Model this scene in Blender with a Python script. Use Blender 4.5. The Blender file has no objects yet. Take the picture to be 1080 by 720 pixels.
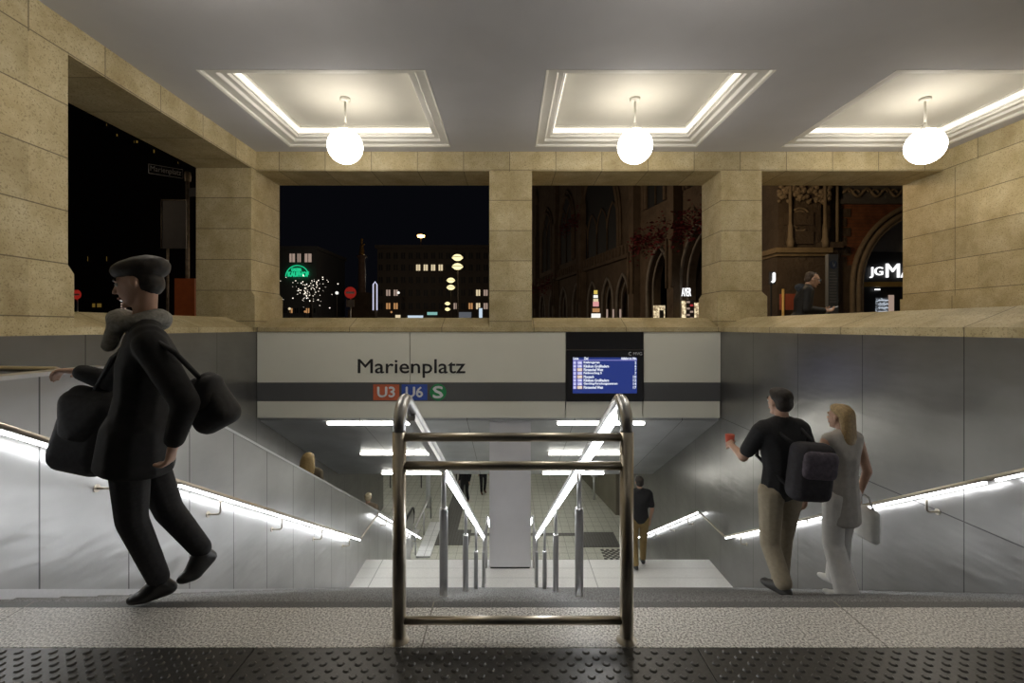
import bpy, bmesh, math, random
from mathutils import Vector, Matrix
random.seed(7)
S = bpy.context.scene
C = S.collection
PI = math.pi
R = math.radians

# ------------------------------------------------------------------ camera
F = 510.0            # focal length in pixels of the 1080 px wide frame (17 mm on 36 mm)
VX, VY = 537.0, 345.0
EYE = 1.35
cam = bpy.data.cameras.new('camera')
cam.lens = 17.0
cam.sensor_width = 36.0
cam.shift_x = (540 - VX) / 1080
cam.shift_y = (VY - 360) / 1080
cam.clip_start = 0.02
cam.clip_end = 500
co = bpy.data.objects.new('camera', cam)
C.objects.link(co)
co.location = (0, 0, EYE)
co.rotation_euler = (PI / 2, 0, 0)
S.camera = co

# ------------------------------------------------------------------ world, exposure
w = bpy.data.worlds.new('night_sky')
S.world = w
w.use_nodes = True
w.node_tree.nodes['Background'].inputs[0].default_value = (0.25, 0.27, 0.40, 1)
w.node_tree.nodes['Background'].inputs[1].default_value = 0.006
S.view_settings.view_transform = 'Standard'
S.view_settings.look = 'None'
S.view_settings.exposure = 0.42
S.view_settings.gamma = 1.0
S.view_settings.use_curve_mapping = False

GLOBE_E = 14.0       # globe lamps
COVE_E = 2.4         # cove strips in the coffers
RAIL_E = 12.0        # LED strips under the handrails
TUBE_E = 18.0         # light tubes of the lower ceiling

def lamp(name, loc, energy, color, radius=0.3, kind='POINT'):
    l = bpy.data.lights.new(name, kind)
    l.energy = energy
    l.color = color
    if kind == 'POINT':
        l.shadow_soft_size = radius
    o = bpy.data.objects.new(name, l)
    C.objects.link(o)
    o.location = loc
    return o

def at(px, py, Y):
    return Vector(((px - VX) * Y / F, Y, EYE - (py - VY) * Y / F))

# ------------------------------------------------------------------ node helpers
class NT:
    def __init__(s, name):
        s.m = bpy.data.materials.new(name)
        s.m.use_nodes = True
        s.t = s.m.node_tree
        s.b = s.t.nodes['Principled BSDF']
    def n(s, typ, **kw):
        x = s.t.nodes.new(typ)
        for k, v in kw.items():
            setattr(x, k, v)
        return x
    def l(s, a, b):
        s.t.links.new(a, b)
    def m_(s, op, a, b=None, c=None):
        x = s.n('ShaderNodeMath', operation=op)
        for i, v in enumerate((a, b, c)):
            if v is None:
                continue
            if isinstance(v, (int, float)):
                x.inputs[i].default_value = v
            else:
                s.l(v, x.inputs[i])
        return x.outputs[0]
    def pos(s):
        g = s.n('ShaderNodeNewGeometry')
        return g.outputs['Position']
    def xyz(s):
        x = s.n('ShaderNodeSeparateXYZ')
        s.l(s.pos(), x.inputs[0])
        return x.outputs
    def noise(s, scale, detail=3, rough=0.55, vec=None, sc=None):
        x = s.n('ShaderNodeTexNoise')
        x.inputs['Scale'].default_value = scale
        x.inputs['Detail'].default_value = detail
        x.inputs['Roughness'].default_value = rough
        v = vec if vec is not None else s.pos()
        if sc:
            mp = s.n('ShaderNodeMapping')
            mp.inputs['Scale'].default_value = sc
            s.l(v, mp.inputs[0])
            v = mp.outputs[0]
        s.l(v, x.inputs['Vector'])
        return x.outputs[0]
    def ramp(s, f, stops):
        x = s.n('ShaderNodeValToRGB')
        e = x.color_ramp.elements
        e[0].position, e[0].color = stops[0][0], (*stops[0][1], 1)
        e[1].position, e[1].color = stops[1][0], (*stops[1][1], 1)
        for p, c in stops[2:]:
            q = e.new(p)
            q.color = (*c, 1)
        s.l(f, x.inputs[0])
        return x.outputs[0]
    def mix(s, f, a, b, mode='MIX'):
        x = s.n('ShaderNodeMix', data_type='RGBA', blend_type=mode)
        for i, v in ((0, f), (6, a), (7, b)):
            if isinstance(v, (int, float)):
                x.inputs[i].default_value = v
            elif isinstance(v, tuple):
                x.inputs[i].default_value = (*v, 1)
            else:
                s.l(v, x.inputs[i])
        return x.outputs[2]
    def line(s, coord, period, off, width):
        """1 on a joint line, 0 elsewhere"""
        a = s.m_('SUBTRACT', coord, off - period / 2)
        a = s.m_('MODULO', s.m_('ADD', s.m_('MODULO', a, period), period), period)
        a = s.m_('ABSOLUTE', s.m_('SUBTRACT', a, period / 2))
        return s.m_('LESS_THAN', a, width / 2)
    def cell(s, coord, period, off):
        return s.m_('FLOOR', s.m_('DIVIDE', s.m_('SUBTRACT', coord, off), period))
    def bump(s, h, strength=0.3, dist=0.01):
        b = s.n('ShaderNodeBump')
        b.inputs['Strength'].default_value = strength
        b.inputs['Distance'].default_value = dist
        s.l(h, b.inputs['Height'])
        s.l(b.outputs[0], s.b.inputs['Normal'])
    def base(s, c):
        if isinstance(c, tuple):
            s.b.inputs['Base Color'].default_value = (*c, 1)
        else:
            s.l(c, s.b.inputs['Base Color'])
    def set(s, rough=None, metal=None, spec=None):
        if rough is not None: s.b.inputs['Roughness'].default_value = rough
        if metal is not None: s.b.inputs['Metallic'].default_value = metal
        if spec is not None: s.b.inputs['Specular IOR Level'].default_value = spec
        return s

def simple(name, c, rough=0.6, metal=0.0, var=0.08, scale=8.0, spec=None):
    t = NT(name)
    n = t.noise(scale)
    lo = tuple(v * (1 - var) for v in c); hi = tuple(min(1, v * (1 + var)) for v in c)
    t.base(t.ramp(n, [(0.3, lo), (0.7, hi)]))
    t.set(rough, metal, spec)
    return t.m

def emit(name, c, e, base=0.02):
    t = NT(name)
    t.base((base, base, base))
    t.b.inputs['Emission Color'].default_value = (*c, 1)
    t.b.inputs['Emission Strength'].default_value = e * .73 if e < 3 else e
    return t.m

def stone(name, axis, period, off, lperiod, loff, courses=True):
    """shell limestone cladding: courses of .61 m, upright joints along axis"""
    t = NT(name)
    X = t.xyz()
    a, z = X[axis], X[2]
    top = t.m_('GREATER_THAN', z, 4.49)
    hl = t.line(z, 0.61 if courses else 50, 2.08 if courses else 25, 0.014)
    vl1 = t.m_('MULTIPLY', t.line(a, lperiod, loff, 0.014), top)
    vl2 = t.m_('MULTIPLY', t.line(a, period, off, 0.014), t.m_('SUBTRACT', 1.0, top))
    j = t.m_('MAXIMUM', hl, t.m_('MAXIMUM', vl1, vl2))
    cv = t.n('ShaderNodeCombineXYZ')
    t.l(t.cell(a, lperiod, loff), cv.inputs[0])
    t.l(t.cell(z, 0.61, 2.08), cv.inputs[1])
    wn = t.n('ShaderNodeTexWhiteNoise', noise_dimensions='2D')
    t.l(cv.outputs[0], wn.inputs['Vector'])
    big = t.noise(2.3, 5, 0.6)
    med = t.noise(14, 6, 0.7)
    col = t.ramp(big, [(0.25, (0.43, 0.345, 0.18)), (0.55, (0.60, 0.515, 0.31)), (0.8, (0.73, 0.66, 0.45))])
    col = t.mix(t.m_('MULTIPLY', t.m_('SUBTRACT', med, 0.35), 0.9), col, (0.37, 0.27, 0.12))
    tone = t.m_('ADD', 0.86, t.m_('MULTIPLY', wn.outputs[0], 0.22))
    sc = t.n('ShaderNodeVectorMath', operation='SCALE')
    t.l(col, sc.inputs[0]); t.l(tone, sc.inputs['Scale'])
    fine = t.noise(55, 3, 0.6)
    pit = t.ramp(fine, [(0.36, (1, 1, 1)), (0.44, (0, 0, 0))])
    col = t.mix(t.m_('MULTIPLY', pit, 0.55), sc.outputs[0], (0.16, 0.11, 0.05))
    col = t.mix(t.m_('MULTIPLY', j, 0.75), col, (0.10, 0.08, 0.05))
    t.base(col)
    t.set(0.62, 0, 0.3)
    t.bump(t.m_('SUBTRACT', fine, t.m_('MULTIPLY', j, 0.8)), 0.25, 0.012)
    return t.m

def panel_metal(name, axis, period, off, zline=None, base=(0.50, 0.50, 0.50), rough=0.31, metal=0.85):
    t = NT(name)
    X = t.xyz()
    a = X[axis]
    j = t.line(a, period, off, 0.012)
    if zline is not None:
        j = t.m_('MAXIMUM', j, t.m_('LESS_THAN', t.m_('ABSOLUTE', t.m_('SUBTRACT', X[2], zline)), 0.006))
    n1 = t.noise(1.2, 4, 0.5)
    n2 = t.noise(9.0, 3, 0.6, sc=(1, 1, 7))
    lo = tuple(v * 0.86 for v in base); hi = tuple(v * 1.12 for v in base)
    col = t.ramp(n1, [(0.3, lo), (0.7, hi)])
    col = t.mix(t.m_('MULTIPLY', j, 0.8), col, (0.05, 0.05, 0.05))
    t.base(col)
    r = t.m_('ADD', rough - 0.06, t.m_('MULTIPLY', n2, 0.12))
    t.l(r, t.b.inputs['Roughness'])
    t.b.inputs['Metallic'].default_value = metal
    n3 = t.noise(1.7, 2, 0.5, sc=(1, .8, 2.6))
    t.bump(t.m_('SUBTRACT', t.m_('MULTIPLY', n3, 1.6), j), 0.22, 0.03)
    return t.m

def granite(name, lo, hi, scale=170, rough=0.45, xj=None, yj=None, jc=(0.08, 0.07, 0.05)):
    t = NT(name)
    X = t.xyz()
    n = t.noise(scale, 2, 0.7)
    g = t.noise(3, 3)
    col = t.ramp(n, [(0.38, lo), (0.60, hi)])
    col = t.mix(t.m_('MULTIPLY', g, 0.3), col, tuple(v * 0.75 for v in hi))
    j = None
    if xj: j = t.line(X[0], xj[0], xj[1], xj[2])
    if yj:
        k = t.line(X[1], yj[0], yj[1], yj[2])
        j = k if j is None else t.m_('MAXIMUM', j, k)
    if j is not None:
        col = t.mix(t.m_('MULTIPLY', j, 0.7), col, jc)
    t.base(col)
    t.set(rough)
    t.bump(n, 0.06, 0.003)
    return t.m

M = {}
M['stone_x'] = stone('limestone_cross_wall', 0, 40.0, 60.0, 0.93, 0.01)
M['stone_y'] = stone('limestone_side_wall', 1, 3.3, 9.49, 0.975, 9.03)
M['sill_x'] = stone('limestone_sill_cross', 0, 1.86, 0.5, 0.93, 0.01, False)
M['sill_y'] = stone('limestone_sill_side', 1, 1.7, 6.25, 0.975, 9.03, False)
M['plaster'] = simple('painted_plaster', (0.60, 0.605, 0.635), 0.75, 0, 0.03, 1.5)
M['white_paint'] = simple('white_moulding_paint', (0.80, 0.79, 0.74), 0.6, 0, 0.02, 3)
M['cream_paint'] = simple('cream_panel_paint', (0.56, 0.545, 0.48), 0.7, 0, 0.03, 2)
M['metal_r'] = panel_metal('steel_panels_right', 1, 1.31, 4.55, EYE - 1.83, (0.24, 0.235, 0.23))
M['metal_l'] = panel_metal('steel_panels_left', 1, 1.31, 4.51, None, (0.26, 0.255, 0.25))
M['metal_in'] = panel_metal('steel_panels_balustrade', 1, 0.74, 3.15, None, (0.47, 0.47, 0.47), 0.32)
M['metal_ceiling'] = panel_metal('steel_ceiling_panels', 0, 2.2, 1.34, None, (0.55, 0.56, 0.57), 0.42, 0.6)
M['metal_brown'] = panel_metal('olive_lower_wall', 1, 1.3, 4.0, None, (0.22, 0.20, 0.15), 0.5, 0.4)
M['column'] = simple('satin_column_metal', (0.80, 0.80, 0.84), 0.5, 0.1, 0.03, 2)
M['dark'] = simple('dark_base_skirt', (0.02, 0.02, 0.02), 0.6)  # near-black colour of the column's base skirt
M['steel'] = simple('brushed_steel', (0.60, 0.55, 0.47), 0.30, 1.0, 0.05, 30)
M['steel_sat'] = simple('satin_steel', (0.66, 0.66, 0.67), 0.35, 1.0, 0.04, 30)
M['granite'] = granite('light_granite', (0.13, 0.125, 0.115), (0.86, 0.84, 0.80), 105, 0.4, xj=(1.97, -0.37, 0.007))
M['granite_dark'] = granite('dark_granite_strip', (0.05, 0.05, 0.05), (0.16, 0.16, 0.16), 170, 0.5, xj=(1.97, -0.37, 0.007), jc=(0.3, 0.28, 0.22))
M['step'] = granite('grey_granite_steps', (0.05, 0.05, 0.05), (0.26, 0.26, 0.26), 130, 0.5)
M['landing'] = granite('pale_landing_slabs', (0.72, 0.72, 0.71), (0.88, 0.88, 0.87), 60, 0.5, xj=(4.4, 1.70, 0.02), yj=(0.38, 9.6, 0.012), jc=(0.3, 0.3, 0.3))
M['tiles'] = granite('hall_floor_tiles', (0.50, 0.50, 0.42), (0.64, 0.64, 0.56), 20, 0.4, xj=(0.30, 0.1, 0.018), yj=(0.42, 0.1, 0.03), jc=(0.22, 0.22, 0.17))
M['rubber'] = simple('black_cast_paving', (0.045, 0.044, 0.042), 0.34, 0.3, 0.25, 60)
M['grate'] = granite('dark_floor_grating', (0.05, 0.05, 0.05), (0.2, 0.2, 0.19), 60, 0.5, xj=(0.1, 0, 0.03), yj=(0.1, 0, 0.03))
M['sign_white'] = simple('cream_sign_enamel', (0.80, 0.80, 0.71), 0.5, 0, 0.02, 1)
M['sign_grey'] = simple('grey_sign_band', (0.105, 0.107, 0.11), 0.45, 0, 0.03, 2)
M['black'] = simple('black_lettering', (0.02, 0.02, 0.022), 0.5)
M['gloss_black'] = simple('gloss_black_panel', (0.015, 0.015, 0.017), 0.3, 0, 0.05)
M['red_line'] = simple('red_line_badge', (0.62, 0.15, 0.07), 0.5)
M['blue_line'] = simple('blue_line_badge', (0.045, 0.10, 0.45), 0.5)
M['green_line'] = simple('green_round_badge', (0.03, 0.30, 0.11), 0.5)
M['pale_text'] = simple('pale_lettering', (0.80, 0.82, 0.86), 0.5)
M['screen'] = emit('blue_screen', (0.014, 0.032, 0.19), 1.0)
M['screen_head'] = emit('screen_header', (0.03, 0.06, 0.3), 1)
M['screen_text'] = emit('screen_white_text', (0.85, 0.9, 1.0), 0.95)
M['screen_lilac'] = emit('screen_lilac', (0.45, 0.42, 0.95), 0.8)
M['screen_orange'] = emit('screen_orange', (0.9, 0.6, 0.35), 0.8)
M['globe'] = emit('opal_globe', (1.0, 0.92, 0.82), GLOBE_E)
M['cove'] = emit('cove_light', (1.0, 0.92, 0.79), COVE_E)
M['led'] = emit('handrail_led', (0.96, 0.98, 1.0), RAIL_E)
M['tube'] = emit('ceiling_light_tube', (1.0, 0.98, 0.88), TUBE_E)

# ------------------------------------------------------------------ mesh helpers
def new_obj(name, bm, mat=None, parent=None, smooth=False):
    me = bpy.data.meshes.new(name)
    bmesh.ops.recalc_face_normals(bm, faces=bm.faces)
    if smooth:
        for f in bm.faces: f.smooth = True
    bm.to_mesh(me); bm.free()
    o = bpy.data.objects.new(name, me)
    C.objects.link(o)
    if mat is not None:
        for m in (mat if isinstance(mat, (list, tuple)) else [mat]):
            me.materials.append(m)
    if parent is not None:
        o.parent = parent
    return o

def tag(o, label=None, cat=None, group=None, kind=None):
    if label: o['label'] = label
    if cat: o['category'] = cat
    if group: o['group'] = group
    if kind: o['kind'] = kind
    return o

def struct(o):
    o['kind'] = 'structure'
    return o

def empty(name, loc=(0, 0, 0), rz=0):
    o = bpy.data.objects.new(name, None)
    C.objects.link(o)
    o.location = loc
    o.rotation_euler = (0, 0, rz)
    return o

def BM(): return bmesh.new()

def box(bm, x0, x1, y0, y1, z0, z1, mi=0, mat=None):
    vs = [bm.verts.new((x, y, z)) for x in (x0, x1) for y in (y0, y1) for z in (z0, z1)]
    if mat is not None:
        for v in vs: v.co = mat @ v.co
    for q in ((0, 1, 3, 2), (4, 6, 7, 5), (0, 4, 5, 1), (2, 3, 7, 6), (0, 2, 6, 4), (1, 5, 7, 3)):
        f = bm.faces.new([vs[i] for i in q]); f.material_index = mi
    return vs

def prism_yz(bm, poly, x0, x1, mi=0):
    a = [bm.verts.new((x0, y, z)) for y, z in poly]
    b = [bm.verts.new((x1, y, z)) for y, z in poly]
    n = len(poly)
    bm.faces.new(a); bm.faces.new(b[::-1])
    for i in range(n):
        f = bm.faces.new((a[i], b[i], b[(i + 1) % n], a[(i + 1) % n])); f.material_index = mi

def prism_xz(bm, poly, y0, y1, mi=0):
    a = [bm.verts.new((x, y0, z)) for x, z in poly]
    b = [bm.verts.new((x, y1, z)) for x, z in poly]
    n = len(poly)
    for f in (bm.faces.new(a), bm.faces.new(b[::-1])): f.material_index = mi
    for i in range(n):
        f = bm.faces.new((a[i], b[i], b[(i + 1) % n], a[(i + 1) % n])); f.material_index = mi

def tube(bm, pts, r, n=12, cap=True, mi=0):
    """tube along a polyline; r a number or one per point"""
    pts = [Vector(p) for p in pts]
    rr = r if isinstance(r, (list, tuple)) else [r] * len(pts)
    rings = []
    up = None
    for i, p in enumerate(pts):
        if i == 0: d = pts[1] - pts[0]
        elif i == len(pts) - 1: d = pts[-1] - pts[-2]
        else: d = (pts[i] - pts[i - 1]).normalized() + (pts[i + 1] - pts[i]).normalized()
        d.normalize()
        if up is None:
            up = Vector((0, 0, 1)) if abs(d.z) < 0.9 else Vector((1, 0, 0))
        s = d.cross(up)
        if s.length < 1e-4: s = d.orthogonal()
        s.normalize(); u = s.cross(d).normalized(); up = u
        rings.append([bm.verts.new(p + (s * math.cos(2 * PI * k / n) + u * math.sin(2 * PI * k / n)) * rr[i]) for k in range(n)])
    for a, b in zip(rings, rings[1:]):
        for k in range(n):
            f = bm.faces.new((a[k], a[(k + 1) % n], b[(k + 1) % n], b[k])); f.material_index = mi; f.smooth = True
    if cap:
        bm.faces.new(rings[0][::-1]).material_index = mi
        bm.faces.new(rings[-1]).material_index = mi

def lathe(bm, prof, n=24, loc=(0, 0, 0)):
    L = Vector(loc)
    rings = []
    for r, z in prof:
        if r < 1e-6: rings.append([bm.verts.new(L + Vector((0, 0, z)))])
        else: rings.append([bm.verts.new(L + Vector((r * math.cos(2 * PI * k / n), r * math.sin(2 * PI * k / n), z))) for k in range(n)])
    for a, b in zip(rings, rings[1:]):
        for k in range(n):
            k2 = (k + 1) % n
            if len(a) == 1 and len(b) == 1: continue
            if len(a) == 1: f = bm.faces.new((a[0], b[k2], b[k]))
            elif len(b) == 1: f = bm.faces.new((a[k], a[k2], b[0]))
            else: f = bm.faces.new((a[k], a[k2], b[k2], b[k]))
            f.smooth = True

def sweep_box(bm, pts, w, h, mi=0):
    """rectangular profile (w sideways, h upward) along a polyline lying in a YZ plane or level"""
    pts = [Vector(p) for p in pts]
    rings = []
    for i, p in enumerate(pts):
        if i == 0: d = pts[1] - pts[0]
        elif i == len(pts) - 1: d = pts[-1] - pts[-2]
        else: d = (pts[i] - pts[i - 1]).normalized() + (pts[i + 1] - pts[i]).normalized()
        d.normalize()
        s = d.cross(Vector((0, 0, 1))).normalized(); u = s.cross(d).normalized()
        rings.append([bm.verts.new(p + s * a * w / 2 + u * b * h / 2) for a, b in ((-1, -1), (1, -1), (1, 1), (-1, 1))])
    for a, b in zip(rings, rings[1:]):
        for k in range(4):
            bm.faces.new((a[k], a[(k + 1) % 4], b[(k + 1) % 4], b[k])).material_index = mi
    bm.faces.new(rings[0][::-1]); bm.faces.new(rings[-1])

def text(name, s, x0, x1, z0, z1, y, mat, parent=None, bold=0.0, thick=0.004, rot=None):
    """lettering fitted into the rectangle x0..x1, z0..z1 in the plane y, facing -Y;
    with rot (a 4x4 matrix) the rectangle lies in that frame instead"""
    cu = bpy.data.curves.new(name, 'FONT')
    cu.body = s; cu.size = 1.0; cu.extrude = 0.01; cu.resolution_u = 3
    t = bpy.data.objects.new(name, cu)
    C.objects.link(t)
    dg = bpy.context.evaluated_depsgraph_get()
    me = bpy.data.meshes.new_from_object(t.evaluated_get(dg))
    bpy.data.objects.remove(t); bpy.data.curves.remove(cu)
    xs = [v.co.x for v in me.vertices]; ys = [v.co.y for v in me.vertices]; zs = [v.co.z for v in me.vertices]
    ax, bx, ay, by = min(xs), max(xs), min(ys), max(ys)
    zr = max(zs) - min(zs) or 1
    for v in me.vertices:
        p = Vector((x0 + (v.co.x - ax) / (bx - ax) * (x1 - x0), y - (v.co.z - min(zs)) / zr * thick, z0 + (v.co.y - ay) / (by - ay) * (z1 - z0)))
        v.co = rot @ p if rot is not None else p
    if bold > 0:
        b_ = bmesh.new()
        for q, (dx, dz) in enumerate(((-1, 0), (1, 0), (0, 1), (0, -1))):
            k0 = len(b_.verts); b_.from_mesh(me); b_.verts.ensure_lookup_table()
            o3 = rot.to_3x3() @ Vector((dx * bold, -q * .0012, dz * bold)) if rot is not None else Vector((dx * bold, -q * .0012, dz * bold))
            for v in b_.verts[k0:]: v.co += o3
        b_.to_mesh(me); b_.free()
    me.materials.clear(); me.materials.append(mat)
    me.name = name
    o = bpy.data.objects.new(name, me)
    C.objects.link(o)
    if parent is not None: o.parent = parent
    return o

def copy_tree(o, parent=None):
    c = o.copy(); C.objects.link(c)
    if parent is not None: c.parent = parent
    for ch in list(o.children): copy_tree(ch, c)
    return c

# ================================================================== THE SETTING
XL, XR, YB, YO = -5.10, 4.28, 9.75, 10.75        # inner faces of the stairwell and the back wall
CZ = EYE + 3.54                                   # ceiling height
Y0 = 2.38; TR = (8.95 - 2.38) / 22; RI = 3.62 / 23
LZ = EYE - 4.97                                   # landing level
SL = (4.81 - 1.35) / (8.95 - 2.38)
HZ = EYE - 7.3                                    # lower hall floor

bm = BM(); box(bm, XL - 1.1, 4.9, -4.5, 2.04, -0.3, -0.006); struct(new_obj('floor', bm, M['granite_dark']))
bm = BM(); box(bm, XL, XR, 2.04, 2.33, -0.3, 0); struct(new_obj('trim_1', bm, M['granite']))
bm = BM(); box(bm, XL, XR, 2.33, 2.38, -0.3, 0); struct(new_obj('trim_2', bm, M['granite_dark']))

# tactile paving plates: dark cast plates with rows of studs
def tactile(x0, x1):
    bm = BM()
    box(bm, x0 + .003, x1 - .003, 1.62, 2.036, -0.006, 0.0)
    k = 0
    y = 1.655
    while y < 2.03:
        x = x0 + 0.04 + (0.0355 if k % 2 else 0)
        while x < x1 - 0.02:
            n = 10
            r0 = [bm.verts.new((x + 0.0165 * math.cos(2 * PI * i / n), y + 0.0165 * math.sin(2 * PI * i / n), 0.0)) for i in range(n)]
            r1 = [bm.verts.new((x + 0.0105 * math.cos(2 * PI * i / n), y + 0.0105 * math.sin(2 * PI * i / n), 0.0055)) for i in range(n)]
            for i in range(n):
                bm.faces.new((r0[i], r0[(i + 1) % n], r1[(i + 1) % n], r1[i])).smooth = True
            bm.faces.new(r1)
            x += 0.071
        y += 0.0355; k += 1
    return new_obj('tactile_paving_plate', bm, M['rubber'])
for x0, x1, lab in ((-2.93, -1.07, 'black studded paving plate at the left edge of the floor, lit bright by the stairs'),
                    (-1.07, 0.79, 'middle black studded paving plate in front of the steel gate'),
                    (0.79, 2.65, 'black studded paving plate right of the steel gate')):
    tag(tactile(x0, x1), lab, 'paving', 'studded paving plates before the stairs')

# staircase
sc_ = empty('staircase', (0, Y0, 0)); struct(sc_)
def local(o, p):
    o.parent = p; o.matrix_parent_inverse = Matrix.Translation(-Vector(p.location)); return o
poly = [(Y0, 0)]
for k in range(23):
    y = Y0 + k * TR
    poly += [(y, -k * RI), (y, -(k + 1) * RI)]
poly = poly[1:]
poly += [(9.0, LZ), (9.0, LZ - .3), (Y0, -0.4)]
bm = BM(); prism_yz(bm, poly, -3.06, XR); local(new_obj('upper_flight', bm, M['step']), sc_)
bm = BM(); box(bm, -3.06, XR, 9.0, 10.35, LZ - .3, LZ); local(new_obj('landing', bm, M['landing']), sc_)
t2 = 0.293; r2 = (LZ - HZ) / 15
poly = []
for k in range(15):
    y = 10.35 + k * t2
    poly += [(y, LZ - k * r2), (y, LZ - (k + 1) * r2)]
poly += [(10.35 + 14 * t2, HZ - .4), (10.35, LZ - .4)]
bm = BM(); prism_yz(bm, poly, -3.06, XR); local(new_obj('lower_flight', bm, M['step']), sc_)

# lower hall floor
bm = BM(); box(bm, -9, 9, 10.35 + 14 * t2, 32, HZ - .2, HZ); struct(new_obj('floor', bm, M['tiles']))

# stairwell walls in steel panels
bm = BM(); prism_yz(bm, [(-4.4, EYE - .09), (YO, EYE - .09), (YO, -1.0), (15.0, -2.6), (19.3, -2.9), (19.3, HZ - .1), (14, HZ - .1), (9, LZ - .4), (2.3, -.6), (-4.4, -.6)], XR, XR + 0.14)
struct(new_obj('wall_right', bm, M['metal_r']))
bm = BM(); prism_yz(bm, [(-4.4, EYE - .09), (YO, EYE - .09), (YO, -1.0), (15.0, -2.6), (19.6, -2.9), (19.6, HZ - .1), (-4.4, HZ - .1)], XL - 0.14, XL)
struct(new_obj('wall_left', bm, M['metal_l']))
# balustrade wall between stairs and escalator
pz = EYE - .32
ptop = [(0.0, pz), (3.75, pz), (15.0, pz - (15.0 - 3.75) * .528)]
pp = empty('balustrade_wall', (-3.12, 3.75, 0)); struct(pp)
bm = BM(); prism_yz(bm, [ptop[0], ptop[1], ptop[2], (15.0, HZ), (14, HZ - .1), (9, LZ - .4), (2.3, -.6), (0, -.3)], -3.19, -3.06)
local(new_obj('panel_face', bm, M['metal_in']), pp)
bm = BM()
a, b, c = [Vector((-3.125, y, z + 0.012)) for y, z in ptop]
sweep_box(bm, [a, b, c], 0.15, 0.028)
local(new_obj('coping', bm, M['steel_sat']), pp)
bm = BM(); sweep_box(bm, [(-3.045, Y0, .01), (-3.045, 8.9, .01 - 3.46 - .06)], .02, .09)
local(new_obj('skirting', bm, M['steel_sat']), pp)

# limestone ledge that runs round the stairwell
bm = BM()
prof = [(0, -.09), (0, 0), (.5, .2), (.62, .2), (.62, -1.1), (.3, -1.1), (.3, -.09)]
prof_b = [(0, -.09), (0, 0), (.5, .2), (1.0, .2), (1.0, -.09)]
def ledge(path, prof, mi):
    rings = []
    for f in path:
        rings.append([bm.verts.new((*f(d), EYE + z)) for d, z in prof])
    n = len(prof)
    for a, b in zip(rings, rings[1:]):
        for k in range(n):
            bm.faces.new((a[k], a[(k + 1) % n], b[(k + 1) % n], b[k])).material_index = mi
    bm.faces.new(rings[0]); bm.faces.new(rings[-1][::-1])
ledge([lambda d: (XR + d, -4.4), lambda d: (XR + d, YB + d)], prof, 0)
ledge([lambda d: (XR + d, YB + d), lambda d: (XL - d, YB + d)], prof_b, 1)
ledge([lambda d: (XL - d, YB + d), lambda d: (XL - d, -4.4)], prof, 0)
struct(new_obj('trim_3', bm, [M['sill_y'], M['sill_x']]))

# back wall: lintel and three piers
wb = empty('wall_back', (0, YB, EYE)); struct(wb)
ZL = EYE + 3.15
def pier(x0, x1, y0, y1, wx0=0.0, wx1=0.0, mat='stone_x', wy1=0.0, name='pier'):
    bm = BM()
    zb, zt = EYE + .62, EYE + .72
    box(bm, x0, x1, y0, y1, zt, ZL)
    # wider base with a chamfer
    e = [(x0 - wx0, x1 + wx1, y0, y1 + wy1, EYE), (x0 - wx0, x1 + wx1, y0, y1 + wy1, zb), (x0, x1, y0, y1, zt)]
    rings = [[bm.verts.new(p) for p in ((a, c, z), (b, c, z), (b, d, z), (a, d, z))] for a, b, c, d, z in e]
    for r, s in zip(rings, rings[1:]):
        for k in range(4): bm.faces.new((r[k], r[(k + 1) % 4], s[(k + 1) % 4], s[k]))
    o = new_obj(name, bm, M[mat])
    # faces that look sideways take the side-wall stone
    o.data.materials.append(M['stone_y' if mat == 'stone_x' else 'stone_x'])
    for p in o.data.polygons:
        if (abs(p.normal.x) > .7) == (mat == 'stone_x'): p.material_index = 1
    return o
local(pier(-0.40, 0.46, YB + .01, YO - .01), wb)
local(pier(XR, 5.10, YB + .01, YO - .01, .07, .11), wb)
local(pier(XL - 1.09, XL, 9.56, YO - .01, 0, 0.07), wb)
bm = BM(); box(bm, XL - 1.09, 8.85, YB, YO, ZL, CZ); local(new_obj('lintel', bm, M['stone_x']), wb)

wl = empty('wall_left', (XL, 0, EYE)); struct(wl)
local(pier(XL - 1.09, XL, -4.4, 5.59, 0, 0, 'stone_y', 0.08), wl)
bm = BM(); box(bm, XL - 1.09, XL, -4.4, YB, ZL + .001, CZ); local(new_obj('lintel', bm, M['stone_y']), wl)
bm = BM()
prism_yz(bm, [(-4.4, .3), (YO, .3), (YO, CZ), (-4.4, CZ)], 8.75, 9.3)
wr = new_obj('wall_right', bm, M['stone_y']); struct(wr)
bm = BM(); prism_yz(bm, [(-4.4, .3), (YO, .3), (YO, EYE + .62), (-4.4, EYE + .62)], 8.69, 8.75)
struct(new_obj('trim_4', bm, M['stone_y']))

# ground of the square (behind the parapets)
bm = BM()
G = 0.40
box(bm, XR + .60, 60, -4.4, YO, G - .2, G); box(bm, -80, XL - .60, -4.4, YO, G - .2, G)
box(bm, -80, 60, YO, 110, G - .2, G)
struct(new_obj('floor', bm, simple('square_paving', (0.22, 0.21, 0.19), 0.5, 0, 0.15, 2)))

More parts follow.
